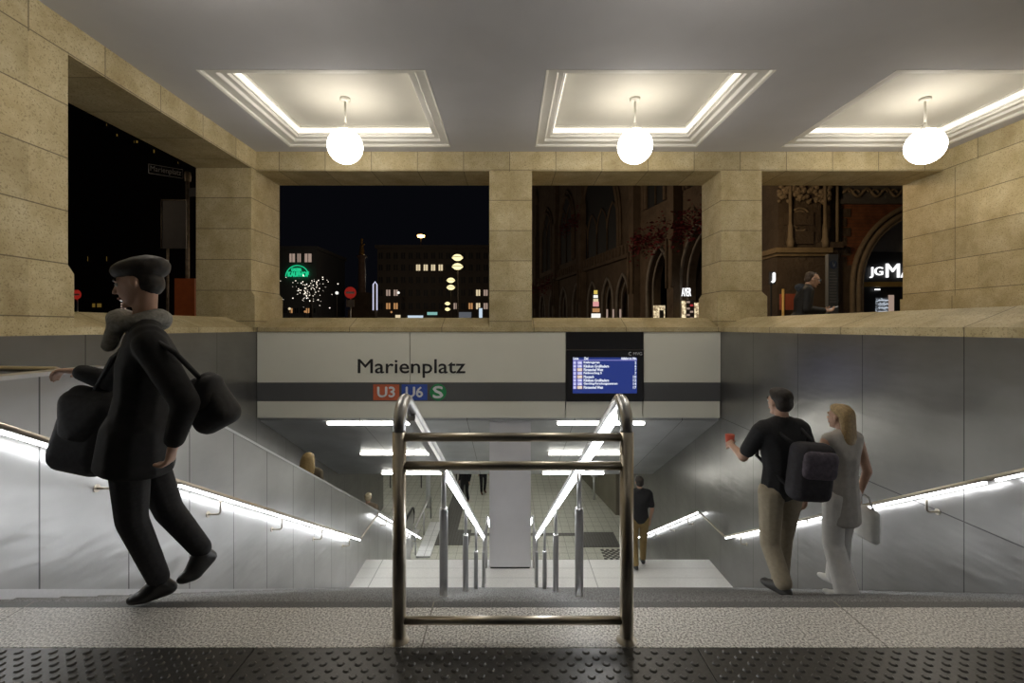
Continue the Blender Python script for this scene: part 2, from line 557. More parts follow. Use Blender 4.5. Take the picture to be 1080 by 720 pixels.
# ceiling with square openings for the coffers
CX = [(-4.31, -1.15), (0.51, 3.68), (5.34, 8.51)]
CY = [(6.65, 9.50), (2.60, 5.00), (-1.9, 1.0)]
bm = BM()
xs = sorted([XL - 1.0, 9.2] + [v for p in CX for v in p]); ys = sorted([-4.4, YO] + [v for p in CY for v in p])
for i in range(len(xs) - 1):
    for j in range(len(ys) - 1):
        mx, my = (xs[i] + xs[i + 1]) / 2, (ys[j] + ys[j + 1]) / 2
        if any(a < mx < b for a, b in CX) and any(a < my < b for a, b in CY): continue
        box(bm, xs[i], xs[i + 1], ys[j], ys[j + 1], CZ, CZ + .35)
bmesh.ops.remove_doubles(bm, verts=bm.verts, dist=1e-4)
ceil = struct(new_obj('ceiling', bm, M['plaster']))
bm = BM(); box(bm, XL - 1.0, 9.2, -4.4, YO, CZ + .36, CZ + .5); struct(new_obj('ceiling', bm, M['plaster']))

def ring_sweep(bm, x0, x1, y0, y1, prof, closed_top=False):
    rs = []
    for d, h in prof:
        rs.append([bm.verts.new(p) for p in ((x0 + d, y0 + d, CZ + h), (x1 - d, y0 + d, CZ + h), (x1 - d, y1 - d, CZ + h), (x0 + d, y1 - d, CZ + h))])
    for a, b in zip(rs, rs[1:]):
        for k in range(4): bm.faces.new((a[k], a[(k + 1) % 4], b[(k + 1) % 4], b[k]))
    return rs
ctr = {}
cpos = ['left', 'middle', 'right']
for j, (y0, y1) in enumerate(CY):
    for i, (x0, x1) in enumerate(CX):
        e = empty('ceiling_coffer', ((x0 + x1) / 2, (y0 + y1) / 2, CZ)); struct(e)
        bm = BM()
        ring_sweep(bm, x0, x1, y0, y1, [(0, -.004), (.035, .01), (.035, .045), (.165, .045), (.175, .05), (.19, .085), (.20, .09), (.27, .09), (.275, .105), (.285, .13), (.31, .13), (.31, .165)])
        local(new_obj('moulding', bm, M['white_paint']), e)
        bm = BM(); ring_sweep(bm, x0, x1, y0, y1, [(.31, .165), (.325, .165), (.325, .235), (.31, .24)])
        local(new_obj('light_strip', bm, M['cove']), e)
        bm = BM(); ring_sweep(bm, x0, x1, y0, y1, [(.31, .24), (.36, .24), (.37, .27)])
        rs = [bm.verts.new(p) for p in ((x0 + .37, y0 + .37, CZ + .27), (x1 - .37, y0 + .37, CZ + .27), (x1 - .37, y1 - .37, CZ + .27), (x0 + .37, y1 - .37, CZ + .27))]
        bm.faces.new(rs)
        local(new_obj('panel', bm, M['cream_paint']), e)

# pendant globe lamps
def pendant():
    e = empty('globe_pendant_lamp', (0, 0, 0))
    bm = BM(); lathe(bm, [(0, 0), (.085, 0), (.085, -.035), (.06, -.05), (.03, -.055), (0, -.055)], 20)
    new_obj('canopy', bm, M['cream_paint'], e)
    bm = BM(); tube(bm, [(0, 0, -.05), (0, 0, -.46)], .018, 10); new_obj('rod', bm, M['cream_paint'], e)
    bm = BM(); lathe(bm, [(.018, -.40), (.03, -.44), (.10, -.55), (.105, -.57), (0, -.57)], 20); new_obj('holder_cone', bm, M['cream_paint'], e)
    bm = BM(); bmesh.ops.create_uvsphere(bm, u_segments=40, v_segments=24, radius=.285)
    for v in bm.verts: v.co.z -= .80
    new_obj('globe', bm, M['globe'], e, True)
    return e
plab = ['lit white globe lamp hanging from the left ceiling coffer', 'lit white globe lamp hanging from the middle ceiling coffer', 'lit white globe lamp hanging from the right ceiling coffer']
p0 = None
for i, (x0, x1) in enumerate(CX):
    o = pendant() if p0 is None else copy_tree(p0)
    p0 = p0 or o
    o.location = ((x0 + x1) / 2, 8.05, CZ + .27)
    tag(o, plab[i], 'lamp', 'globe pendant lamps')
for i, (x0, x1) in enumerate(CX[:2]):  # unseen pair added overhead for light from above; right one left out
    o = copy_tree(p0)
    o.location = ((x0 + x1) / 2, 3.8, CZ + .27)
    tag(o, 'unseen added globe lamp in the nearer row of coffers above the camera, ' + cpos[i] + ' one', 'lamp', 'globe pendant lamps')

# sloping steel soffit over the lower flight
bm = BM()
zc = EYE - 1.83; ze = zc - (14.45 - YB) * .543
prism_yz(bm, [(YB + .14, zc - .14 * .543), (14.45, ze), (32, ze), (32, ze + .35), (14.6, ze + .35), (YO, zc + .1), (YB + .14, zc + .1)], XL, XR)
struct(new_obj('ceiling', bm, M['metal_ceiling']))
bm = BM(); box(bm, -9, XL, 14.45, 32, ze, ze + .3); box(bm, XR, 9, 14.45, 32, ze, ze + .3); struct(new_obj('ceiling', bm, M['metal_ceiling']))
bm = BM(); prism_yz(bm, [(18.8, HZ), (25, HZ), (25, ze), (18.8, ze)], -.1, .1)
wd = new_obj('wall_right', bm, M['metal_brown']); struct(wd)
for v in wd.data.vertices:
    v.co.x += 4.25 - (v.co.y - 18.8) * .137
bm = BM(); box(bm, -9, 9, 31, 31.2, HZ, ze); struct(new_obj('wall_back', bm, M['metal_brown']))

# station name wall under the ledge
sg = empty('station_sign', (0, YB, EYE - 1.83))
def sgp(name, x0, x1, z0, z1, y0, y1, mat, lab=None):
    bm = BM(); box(bm, x0, x1, y0, y1, EYE + z0, EYE + z1); o = local(new_obj(name, bm, M[mat]), sg)
    if lab: o['label'] = lab
    return o
sx = (432.5 - VX) * YB / F
g_ = .012
for a, b in ((XL + .01, sx - g_), (sx, 1.14), (2.72, XR - .01)):
    sgp('upper_panel', a, b, -1.115, -.10, YB + .02, YB + .14, 'sign_white')
for a, b in ((XL + .01, sx), (sx, 1.14), (1.15, 2.70), (2.71, XR - .01)):
    sgp('lower_panel', a, b - g_, -1.83, -1.495, YB + .02, YB + .14, 'sign_white')
for a, b in ((XL + .01, 1.14), (2.72, XR - .01)):
    sgp('grey_band', a, b, -1.49, -1.12, YB + .015, YB + .14, 'sign_grey', 'dark grey band across the sign')
def txt(s, px0, px1, py0, py1, mat, name='lettering', bold=0.0, y=YB, parent=None, thick=.004):
    a = at(px0, py1, YB); b = at(px1, py0, YB)
    o = text(name, s, a.x, b.x, a.z, b.z, y, mat, None, bold, thick)
    return local(o, parent or sg)
# word with descender: box covers the full glyph height
txt('Marienplatz', 377.3, 490.5, 378.8, 398.2, M['black'], 'lettering', 0.004, YB + .018)
for s, a, b, col in (('U3', 393.5, 421, 'red_line'), ('U6', 423.5, 450.5, 'blue_line')):
    p, q = at(a, 422.0, YB), at(b, 405.3, YB)
    bm = BM(); box(bm, p.x, q.x, YB + .008, YB + .02, p.z, q.z); o = local(new_obj('line_badge', bm, M[col]), sg)
    o['label'] = ('red' if s == 'U3' else 'blue') + ' badge reading ' + s
    t_ = txt(s, a + 4.6, b - 4.8, 407.9, 418.6, M['pale_text'], 'badge_text', 0.008, YB + .007)
    t_.parent = o; t_.matrix_parent_inverse = Matrix.Identity(4)
p = at(462, 413.5, YB)
bm = BM(); bmesh.ops.create_cone(bm, cap_ends=True, segments=40, radius1=.168, radius2=.168, depth=.012)
for v in bm.verts: v.co = Vector((v.co.x + p.x, v.co.z + YB + .012, v.co.y + p.z))
o = local(new_obj('round_badge', bm, M['green_line']), sg); o['label'] = 'green round badge with a white S'
t_ = txt('S', 456.8, 467, 407.3, 419.5, M['pale_text'], 'badge_text', 0.01, YB + .004); t_.parent = o; t_.matrix_parent_inverse = Matrix.Identity(4)

# departure display set in the sign wall: lifts out as a unit
dp = empty('departure_display', (1.93, YB, EYE - 1.49))
def dpp(name, px0, px1, py0, py1, y0, y1, mat, par=None):
    a, b = at(px0, py1, YB), at(px1, py0, YB)
    bm = BM(); box(bm, a.x, b.x, y0, y1, a.z, b.z); o = new_obj(name, bm, mat)
    if par is None: local(o, dp)
    else: o.parent = par
    return o
dpp('upper_cover', 597.2, 678.6, 350.2, 368.6, YB + .005, YB + .14, M['gloss_black'])
dpp('housing', 597.2, 678.6, 369.2, 423.2, YB - .01, YB + .14, M['gloss_black'])
scn = dpp('screen', 603.9, 671.7, 376.8, 414.6, YB - .013, YB - .009, M['screen'])
scn['label'] = 'blue screen with eight lines of departures'
def on(o):
    o.parent = scn; o.matrix_parent_inverse = Matrix.Identity(4); return o
rows = [('Kieferngarten', 630.2, '2'), ('Klinikum Großhadern', 639.9, '6'), ('Fürstenried West', 633.8, '7'), ('Feldmoching S', 632.4, '7'),
        ('Moosach', 624.1, '10'), ('Klinikum Großhadern', 639.9, '12'), ('Garching-Forschungszentrum', 648.9, '14'), ('Fürstenried West', 633.8, '17')]
def st(s, x0, x1, y0, y1, mat='screen_text'):
    a, b = at(x0, y1, YB), at(x1, y0, YB)
    on(text('screen_text', s, a.x, b.x, a.z, b.z, YB - .0165, M[mat], None, 0.0025, .002))
on(dpp('header_line', 604.2, 671.4, 379.4, 380.0, YB - .015, YB - .012, M['screen_lilac'], scn))
st('Linie', 604.6, 610, 376.6, 379.0); st('Ziel', 615.8, 620, 376.6, 379.0); st('Abfahrt in Min', 654.8, 670.8, 376.6, 379.0)
for k, (s, xe, mnt) in enumerate(rows):
    y = 382.25 + k * 3.72
    st(s, 615.6, xe + 2, y - 1.45, y + 1.35)
    st(mnt, 669.3 if len(mnt) == 1 else 667.6, 670.8, y - 1.35, y + 1.25)
    on(dpp('line_cell', 604.4, 607.6, y - 1.6, y + 1.6, YB - .015, YB - .012, M['screen_lilac'], scn))
    on(dpp('line_cell', 608.7, 614.0, y - 1.6, y + 1.6, YB - .015, YB - .012, M['screen_orange'] if k in (2, 4, 7) else M['screen_lilac'], scn))
    st('U', 605.3, 606.8, y - 1.1, y + 1.1)
    st('U6' if k in (0, 1, 5, 6) else 'U3', 609.6, 613.2, y - 1.1, y + 1.1)
# small maker's swoosh and word at the upper right of the housing
a, b = at(667.8, 374.4, YB), at(677.0, 371.2, YB)
t_ = text('small_emblem', 'MVG', a.x, b.x, a.z, b.z, YB - .011, M['pale_text'], None, 0.0, .002); local(t_, dp)
p = at(664.8, 372.8, YB)
bm = BM(); tube(bm, [(p.x + .035 * math.cos(t), YB - .012, p.z + .03 * math.sin(t)) for t in [R(60 + 240 * k / 10) for k in range(11)]], .007, 6)
local(new_obj('small_emblem', bm, M['pale_text']), dp)
tag(sg, 'long cream station name sign Marienplatz with grey band below the window ledge', 'sign')
tag(dp, 'black departure display with blue screen set in the cream sign wall', 'display')

# column below the sign
bm = BM(); poly = [(YB + .2, LZ + .04), (10.30, LZ + .04), (10.30, EYE - 2.12), (YB + .2, EYE - 1.93)]
bm2 = BM(); prism_yz(bm2, poly, -.405, .445); bm.free()
cl = new_obj('column', bm2, M['column'])
bm = BM(); box(bm, -.385, .425, YB + .22, 10.28, LZ, LZ + .045); o = new_obj('plinth', bm, M['dark'], cl)
struct(cl)

# ceiling light tubes on the soffit
def soffit(y): return zc - (y - YB) * .543
def tube_light():
    e = empty('ceiling_light')
    bm = BM(); box(bm, -.93, .93, -.05, .05, -.005, .02); new_obj('housing', bm, M['steel_sat'], e)
    bm = BM(); box(bm, -.89, .89, -.04, .04, -.035, -.004); new_obj('diffuser', bm, M['tube'], e)
    return e
tl = None
ords = ['nearest', 'second', 'third']
for k, y in enumerate((9.97, 12.2, 14.25)):
    for xc, side in ((-2.85, 'left'), (1.89, 'right')):
        o = tube_light() if tl is None else copy_tree(tl); tl = tl or o
        o.location = (xc, y, soffit(y) - .015); o.rotation_euler = (math.atan(-.543), 0, 0)
        tag(o, '%s lit tube light on the sloping ceiling, %s of the column' % (ords[k], side), 'ceiling light', 'tube lights on the sloping ceiling')
for y in (17.0, 20.0, 24.0):
    for xc in (-5.5, -1.5, 2.0):
        o = copy_tree(tl); o.location = (xc, y, ze - .015)
        tag(o, 'lit tube light on the flat ceiling of the lower hall, hidden behind the ceiling edge', 'ceiling light', 'tube lights of the lower hall')

# ================================================================== RAILINGS
def arc(c, r, a0, a1, n, plane='yz'):
    out = []
    for k in range(n + 1):
        a = R(a0 + (a1 - a0) * k / n)
        out.append(Vector((c[0], c[1] + r * math.cos(a), c[2] + r * math.sin(a))))
    return out
gate = empty('steel_gate', (0, 2.086, 0))
GZ = 0.98
GX = (-.474, .507)
for gx in GX:
    bm = BM(); tube(bm, [(gx, 2.086, -.01), (gx, 2.086, 0.012), (gx, 2.086, GZ - .08)], [.029] * 3, 20)
    local(new_obj('post', bm, M['steel'], None, True), gate)
    bm = BM(); lathe(bm, [(.029, .02), (.033, .012), (.042, .004), (.044, 0)], 20, (gx, 2.086, 0)); local(new_obj('base_collar', bm, M['steel']), gate)
for z, r in ((EYE - .474, .019), (EYE - .597, .019), (EYE - 1.264, .018)):
    bm = BM(); tube(bm, [(GX[0] + .02, 2.086, z), (GX[1] - .02, 2.086, z)], r, 16); local(new_obj('crossbar', bm, M['steel']), gate)
tag(gate, 'steel tube gate with three crossbars standing at the top of the stairs', 'gate')

def railz(y): return EYE - .33 - (y - 2.2) * .5235   # top of the centre handrails
def centre_rail(gx, side, lit_first):
    e = empty('stair_handrail', (gx, 2.3, 0))
    pts = [Vector((gx, 2.086, GZ - .079))]
    for k in range(11):
        a = R(180 - (90 + 27.6) * k / 10)
        pts.append(Vector((gx, 2.086 + .11 + .11 * math.cos(a), GZ - .07 + .07 * math.sin(a) + .04 * math.sin(a))))
    yq, zq = pts[-1].y, pts[-1].z
    yend = 9.05
    slope = (EYE - 3.90 - zq) / (yend - yq)
    f = lambda y: zq + slope * (y - yq)
    pts.append(Vector((gx, yend, f(yend))))
    bm = BM(); tube(bm, pts, .028, 18); local(new_obj('tube', bm, M['steel_sat'], None, True), e)
    # the rail turns down the far end
    bm = BM(); tube(bm, [(gx, yend, f(yend)), (gx, yend + .3, f(yend) - .02), (gx, yend + .33, f(yend) - .1), (gx, yend + .33, LZ)], .02, 10); local(new_obj('end_post', bm, M['steel_sat']), e)
    segs = [(yq + .1, 3.47), (3.53, 5.23), (5.29, 6.88), (6.93, 8.9)]
    inn = 1 if gx < 0 else -1
    for k, (a, b) in enumerate(segs):
        bm = BM(); sweep_box(bm, [(gx, a, f(a) - .042), (gx, b, f(b) - .042)], .036, .034)
        lit = lit_first or k > 0
        o = local(new_obj('light_strip' if lit else 'strip_housing', bm, M['led'] if lit else M['steel_sat']), e)
    for y in (3.50, 5.26, 6.91, 8.93):
        k = math.floor((y - Y0) / TR); zf = -(k + 1) * RI
        bm = BM()
        tube(bm, [(gx, y, f(y) - .02), (gx, y, zf + .66)], .017, 12)
        tube(bm, [(gx, y, zf + .675), (gx, y, zf + .66), (gx, y, zf - .0)], [.026, .030, .030], 14)
        p = local(new_obj('post', bm, M['steel_sat'], None), e)
        bm = BM(); tube(bm, [(gx, y, zf + .012), (gx, y, zf)], [.05, .055], 14); q = new_obj('foot_plate', bm, M['steel_sat']); q.parent = p
    tag(e, 'steel handrail with light strip descending from the %s post of the gate' % side, 'handrail', 'centre handrails of the stairs')
    return e
centre_rail(GX[0], 'left', False)
centre_rail(GX[1], 'right', True)
# second pair on the lower flight
def lower_rail(gx, side):
    e = empty('stair_handrail', (gx, 10.4, LZ))
    f = lambda y: LZ + .92 - (y - 10.4) * .53
    pts = [(gx, 10.0, LZ), (gx, 10.0, LZ + .85), (gx, 10.06, LZ + .92), (gx, 10.4, LZ + .92), (gx, 14.6, f(14.6))]
    bm = BM(); tube(bm, pts, .022, 12); local(new_obj('tube', bm, M['steel_sat'], None, True), e)
    bm = BM(); sweep_box(bm, [(gx, 10.5, f(10.5) - .035), (gx, 14.5, f(14.5) - .035)], .035, .035); local(new_obj('light_strip', bm, M['led']), e)
    bm = BM(); tube(bm, [(gx, 14.55, f(14.55)), (gx, 14.55, HZ)], .022, 10); local(new_obj('post', bm, M['steel_sat']), e)
    tag(e, 'far steel handrail on the lower flight, %s of the column' % side, 'handrail', 'handrails of the lower flight')
lower_rail(-.474, 'left'); lower_rail(.507, 'right')

def wall_rail(x, wallx, top, lab, segs, grp='wall handrails with light strips'):
    """top: polyline of (y, z-eye) corners; segs: which spans carry a lit strip"""
    e = empty('wall_handrail', (x, top[0][0], 0))
    pts = [Vector((x, y, EYE + z)) for y, z in top]
    bm = BM(); tube(bm, pts, .022, 14); local(new_obj('tube', bm, M['steel'], None, True), e)
    for a, b in segs:
        y0, z0 = top[a]; y1, z1 = top[b]
        L = y1 - y0
        n = max(1, round(L / 2.6))
        for q in range(n):
            ta, tb = q / n + .006, (q + 1) / n - .006
            pa = Vector((x, y0 + L * ta, EYE + z0 + (z1 - z0) * ta - .030)); pb = Vector((x, y0 + L * tb, EYE + z0 + (z1 - z0) * tb - .030))
            bm = BM(); sweep_box(bm, [pa, pb], .026, .018); local(new_obj('light_strip', bm, M['led']), e)
        m = max(2, round(L / 1.35))
        for q in range(m):
            t = (q + .5) / m
            y, z = y0 + L * t, EYE + z0 + (z1 - z0) * t
            s = 1 if wallx > x else -1
            bm = BM(); tube(bm, [(x, y, z - .03), (x, y, z - .17), (x + s * .012, y, z - .19), (x + s * .03, y, z - .195), (wallx, y, z - .195)], .010, 8)
            tube(bm, [(wallx - s * .008, y, z - .195), (wallx, y, z - .195)], .03, 12)
            local(new_obj('bracket', bm, M['steel']), e)
    tag(e, lab, 'handrail', grp)
wall_rail(4.17, XR, [(1.6, .07), (9.35, -4.05), (10.66, -4.05), (15.6, -6.75)], 'wall handrail with glowing strip along the right steel wall', [(0, 1), (2, 3)])
wall_rail(-2.93, -3.06, [(1.6, .06), (9.54, -4.17), (10.87, -4.17), (16.0, -6.95)], 'wall handrail with glowing strip along the left balustrade wall', [(0, 1), (2, 3)])

# guard rail across the head of the escalator
e = empty('guard_rail', (-4.1, 3.9, 0))
bm = BM(); tube(bm, [(XL, 3.9, EYE - .32), (-3.66, 3.9, EYE - .34), (-3.6, 3.9, EYE - .36), (-3.58, 3.9, EYE - .43), (-3.58, 3.9, -.1)], .024, 12)
local(new_obj('tube', bm, M['steel'], None, True), e)
bm = BM(); tube(bm, [(XL, 3.9, EYE - .7), (-3.58, 3.9, EYE - .7)], .018, 10); local(new_obj('crossbar', bm, M['steel']), e)
tag(e, 'brown-toned steel guard rail behind the left balustrade wall, at the left edge', 'guard rail')

# escalator in the left channel
es = empty('escalator', (-4.15, 9, 0))
ez = lambda y: EYE - 4.1 - .53 * (y - 8.87)
ye0 = 8.87 + (EYE - 4.1 - 0) / .53; ye1 = 8.87 + (EYE - 4.1 - HZ) / .53
poly = [(2.2, 0.0)]
n = 30
for k in range(n):
    y = ye0 + (ye1 - ye0) * k / n
    poly += [(y, -(-HZ) * k / n), (y, HZ * (k + 1) / n)]
poly += [(17.0, HZ), (17.0, HZ - .3), (14.5, HZ - .3), (ye0, -.5), (2.2, -.4)]
bm = BM(); prism_yz(bm, poly, -4.75, -3.65); local(new_obj('moving_steps', bm, simple('ribbed_step_metal', (0.25, 0.25, 0.26), 0.4, 0.8)), es)
for x in (-4.93, -3.45):
    bm = BM()
    prism_yz(bm, [(4.05, -.3), (4.05, .6), (4.3, .6), (ye1, HZ + .82), (17.2, HZ + .82), (17.35, HZ + .55), (17.2, HZ), (14.5, HZ - .2), (ye0, -.5)], x - .03, x + .03)
    local(new_obj('side_panel', bm, M['steel_sat']), es)
    pts = [(x, 4.05, .5), (x, 4.15, .62), (x, 4.3, .63), (x, ye1, HZ + .87), (x, 17.2, HZ + .87), (x, 17.4, HZ + .80), (x, 17.5, HZ + .62), (x, 17.42, HZ + .42), (x, 17.25, HZ + .3)]
    bm = BM(); tube(bm, pts, .042, 10); local(new_obj('rubber_belt', bm, M['gloss_black'], None, True), es)
bm = BM(); box(bm, -3.65, -3.2, 15.1, 17.3, HZ, HZ + .06); local(new_obj('deck', bm, M['steel_sat']), es)
tag(es, 'escalator with black rubber belts behind the left balustrade wall', 'escalator')

# lower hall floor details
def plate(name, x0, x1, y0, y1, mat, lab, cat, h=.02):
    bm = BM(); box(bm, x0, x1, y0, y1, HZ, HZ + h)
    tag(new_obj(name, bm, mat), lab, cat)
plate('floor_grating', 2.45, 3.7, 16.05, 17.2, M['grate'], 'dark square floor grating right of the column in the lower hall', 'grating')
plate('floor_grating', -2.5, -1.35, 16.2, 17.4, M['grate'], 'dark square floor grating left of the column in the lower hall', 'grating')
plate('floor_band', -2.45, -1.85, 17.4, 24, M['grate'], 'long dark floor band running away from the left grating', 'floor band', .012)
plate('floor_band', -1.35, 2.45, 16.95, 17.15, M['grate'], 'narrow dark floor band joining the two gratings behind the column', 'floor band', .012)
plate('stone_kerb', -2.95, -2.5, 15.3, 18.0, M['landing'], 'pale stone kerb beside the foot of the stairs', 'kerb', .06)
bm = BM()
for i in range(7):
    for j in range(7):
        if (i + j) % 2 == 0: box(bm, 3.0 + i * .09, 3.09 + i * .09, 15.2 + j * .1, 15.3 + j * .1, HZ, HZ + .014)
tag(new_obj('floor_drain', bm, M['grate']), 'chequered floor drain nearest the right steel wall', 'drain')
# barrier in the lower hall
e = empty('hall_barrier', (-3, 22, HZ))
bm = BM(); tube(bm, [(-5.6, 22, HZ + .9), (-2.6, 22, HZ + .9)], .05, 8); local(new_obj('rail', bm, M['grate']), e)
bm = BM(); box(bm, -2.75, -2.1, 21.9, 22.1, HZ + .72, HZ + 1.08); local(new_obj('end_box', bm, M['grate']), e)
for x in (-5.4, -4.0, -2.4):
    bm = BM(); tube(bm, [(x, 22, HZ), (x, 22, HZ + .88)], .03, 8); local(new_obj('post', bm, M['grate']), e)
tag(e, 'dark low barrier with a box end in the lower hall', 'barrier')
bm = BM(); tube(bm, [(-3.28, 19.6, HZ), (-3.28, 19.6, ze)], .09, 12); tag(new_obj('hall_pole', bm, M['column']), 'slim round grey pole rising from the tiled hall floor', 'pole')
e = empty('hall_railing', (-2.9, 17, HZ))
bm = BM(); tube(bm, [(-3.0, 15.4, HZ + .9), (-3.0, 18.3, HZ + .9), (-3.0, 18.5, HZ + .8), (-3.0, 18.5, HZ)], .03, 8); local(new_obj('rail', bm, M['steel_sat']), e)
for y in (15.5, 17.0):
    bm = BM(); tube(bm, [(-3.0, y, HZ), (-3.0, y, HZ + .9)], .025, 8); local(new_obj('post', bm, M['steel_sat']), e)
tag(e, 'short steel tube railing beside the pale stone kerb', 'railing')
bm = BM(); tube(bm, [(3.6, 20.5, HZ), (3.6, 20.5, HZ + 1.1)], .05, 10); o = new_obj('call_post', bm, M['steel_sat'])
bm = BM(); box(bm, 3.47, 3.73, 20.35, 20.5, HZ + 1.0, HZ + 1.75); new_obj('box', bm, M['steel_sat'], o)
tag(o, 'slim steel call post beside the olive wall of the lower hall', 'post')
# ================================================================== PEOPLE
def hull_prim(bm, balls):
    """convex hull of ellipsoids: (centre, (rx, ry, rz), 3x3 rotation or None)"""
    t = bmesh.new()
    for c, r, rot in balls:
        if isinstance(r, (int, float)): r = (r, r, r)
        q = bmesh.ops.create_icosphere(t, subdivisions=2, radius=1.0)
        for v in q['verts']:
            p = Vector((v.co.x * r[0], v.co.y * r[1], v.co.z * r[2]))
            if rot is not None: p = rot @ p
            v.co = p + Vector(c)
    if len(balls) > 1:
        h = bmesh.ops.convex_hull(t, input=t.verts)
        kill = [g for g in h['geom_interior'] + h['geom_unused'] if isinstance(g, bmesh.types.BMVert)]
        bmesh.ops.delete(t, geom=list(set(kill)), context='VERTS')
    me = bpy.data.meshes.new('t'); t.to_mesh(me); t.free(); bm.from_mesh(me); bpy.data.meshes.remove(me)

def melt(name, prims, voxel, mat, parent=None, smooth=4, cols=None):
    """fuse primitives into one continuous skin"""
    bm = bmesh.new()
    for p in prims: hull_prim(bm, p)
    me = bpy.data.meshes.new(name); bm.to_mesh(me); bm.free()
    o = bpy.data.objects.new(name, me); C.objects.link(o)
    m = o.modifiers.new('r', 'REMESH'); m.mode = 'VOXEL'; m.voxel_size = voxel
    m = o.modifiers.new('s', 'SMOOTH'); m.factor = .5; m.iterations = smooth
    dg = bpy.context.evaluated_depsgraph_get()
    me2 = bpy.data.meshes.new_from_object(o.evaluated_get(dg))
    o.modifiers.clear(); o.data = me2; bpy.data.meshes.remove(me)
    me2.name = name
    for p in me2.polygons: p.use_smooth = True
    me2.materials.clear(); me2.materials.append(mat)
    if parent is not None: o.parent = parent
    return o

def frame(fwd, up):
    u = Vector(up).normalized(); f = Vector(fwd).normalized()
    r = f.cross(u).normalized(); f = u.cross(r).normalized()
    return Matrix((r, f, u)).transposed()      # columns: right, forward, up

SKIN = simple('skin', (0.52, 0.32, 0.23), 0.55, 0, 0.06, 20)
DARKHAIR = simple('dark_hair', (0.022, 0.016, 0.012), 0.6, 0, 0.4, 60)
EYEW = simple('eye_white', (0.7, 0.7, 0.68), 0.3)
LIP = simple('lips', (0.42, 0.19, 0.15), 0.5)

def head_prims(h, A, s):
    P = lambda x, y, z: Vector(h) + A @ Vector((x * s, y * s, z * s))
    e = lambda x, y, z, a, b, c: (P(x, y, z), (a * s, b * s, c * s), A)
    return [
        [e(0, -.012, .035, .074, .088, .082)],
        [e(0, .01, .0, .066, .078, .07), e(0, .045, -.075, .032, .034, .03)],
        [e(0, .03, .03, .055, .062, .05), e(0, .05, -.03, .045, .045, .04)],
        [e(0, .092, .015, .008, .012, .01), e(0, .108, -.018, .014, .014, .010)],
        [e(0, .082, -.052, .022, .016, .012)],
        [e(0, .078, -.088, .018, .018, .015)],
        [e(.074, -.005, .0, .008, .018, .030)], [e(-.074, -.005, .0, .008, .018, .030)],
        [e(.03, .078, .028, .02, .012, .008)], [e(-.03, .078, .028, .02, .012, .008)],
    ]

def hand_prims(w, d, n, s=1.0, curl=0.5, side=1):
    """w wrist, d pointing direction, n palm normal (the way the fingers curl), side: thumb side"""
    d = Vector(d).normalized(); n = Vector(n); n = (n - d * n.dot(d)).normalized(); t = d.cross(n).normalized() * side
    w = Vector(w)
    pr = []
    A = Matrix((t, d, n)).transposed()
    pr.append([(w, (.026 * s, .02 * s, .019 * s), A), (w + d * .08 * s + t * .002, (.040 * s, .014 * s, .014 * s), A)])
    for k, L in enumerate((.068, .078, .072, .056)):
        off = t * (.030 - .020 * k) * s
        a = w + d * .085 * s + off
        b = a + (d * math.cos(curl) + n * math.sin(curl)) * L * .52 * s
        c2 = b + (d * math.cos(curl * 2.3) + n * math.sin(curl * 2.3)) * L * .5 * s
        pr.append([(a, .0105 * s, None), (b, .0098 * s, None)])
        pr.append([(b, .0098 * s, None), (c2, .0085 * s, None)])
    a = w + d * .025 * s + t * .026 * s
    b = a + (d * .6 + t * .65 + n * .35).normalized() * .042 * s
    c2 = b + (d * .85 + t * .15 + n * .5).normalized() * .034 * s
    pr.append([(a, .0145 * s, None), (b, .0115 * s, None)]); pr.append([(b, .0115 * s, None), (c2, .0095 * s, None)])
    return pr

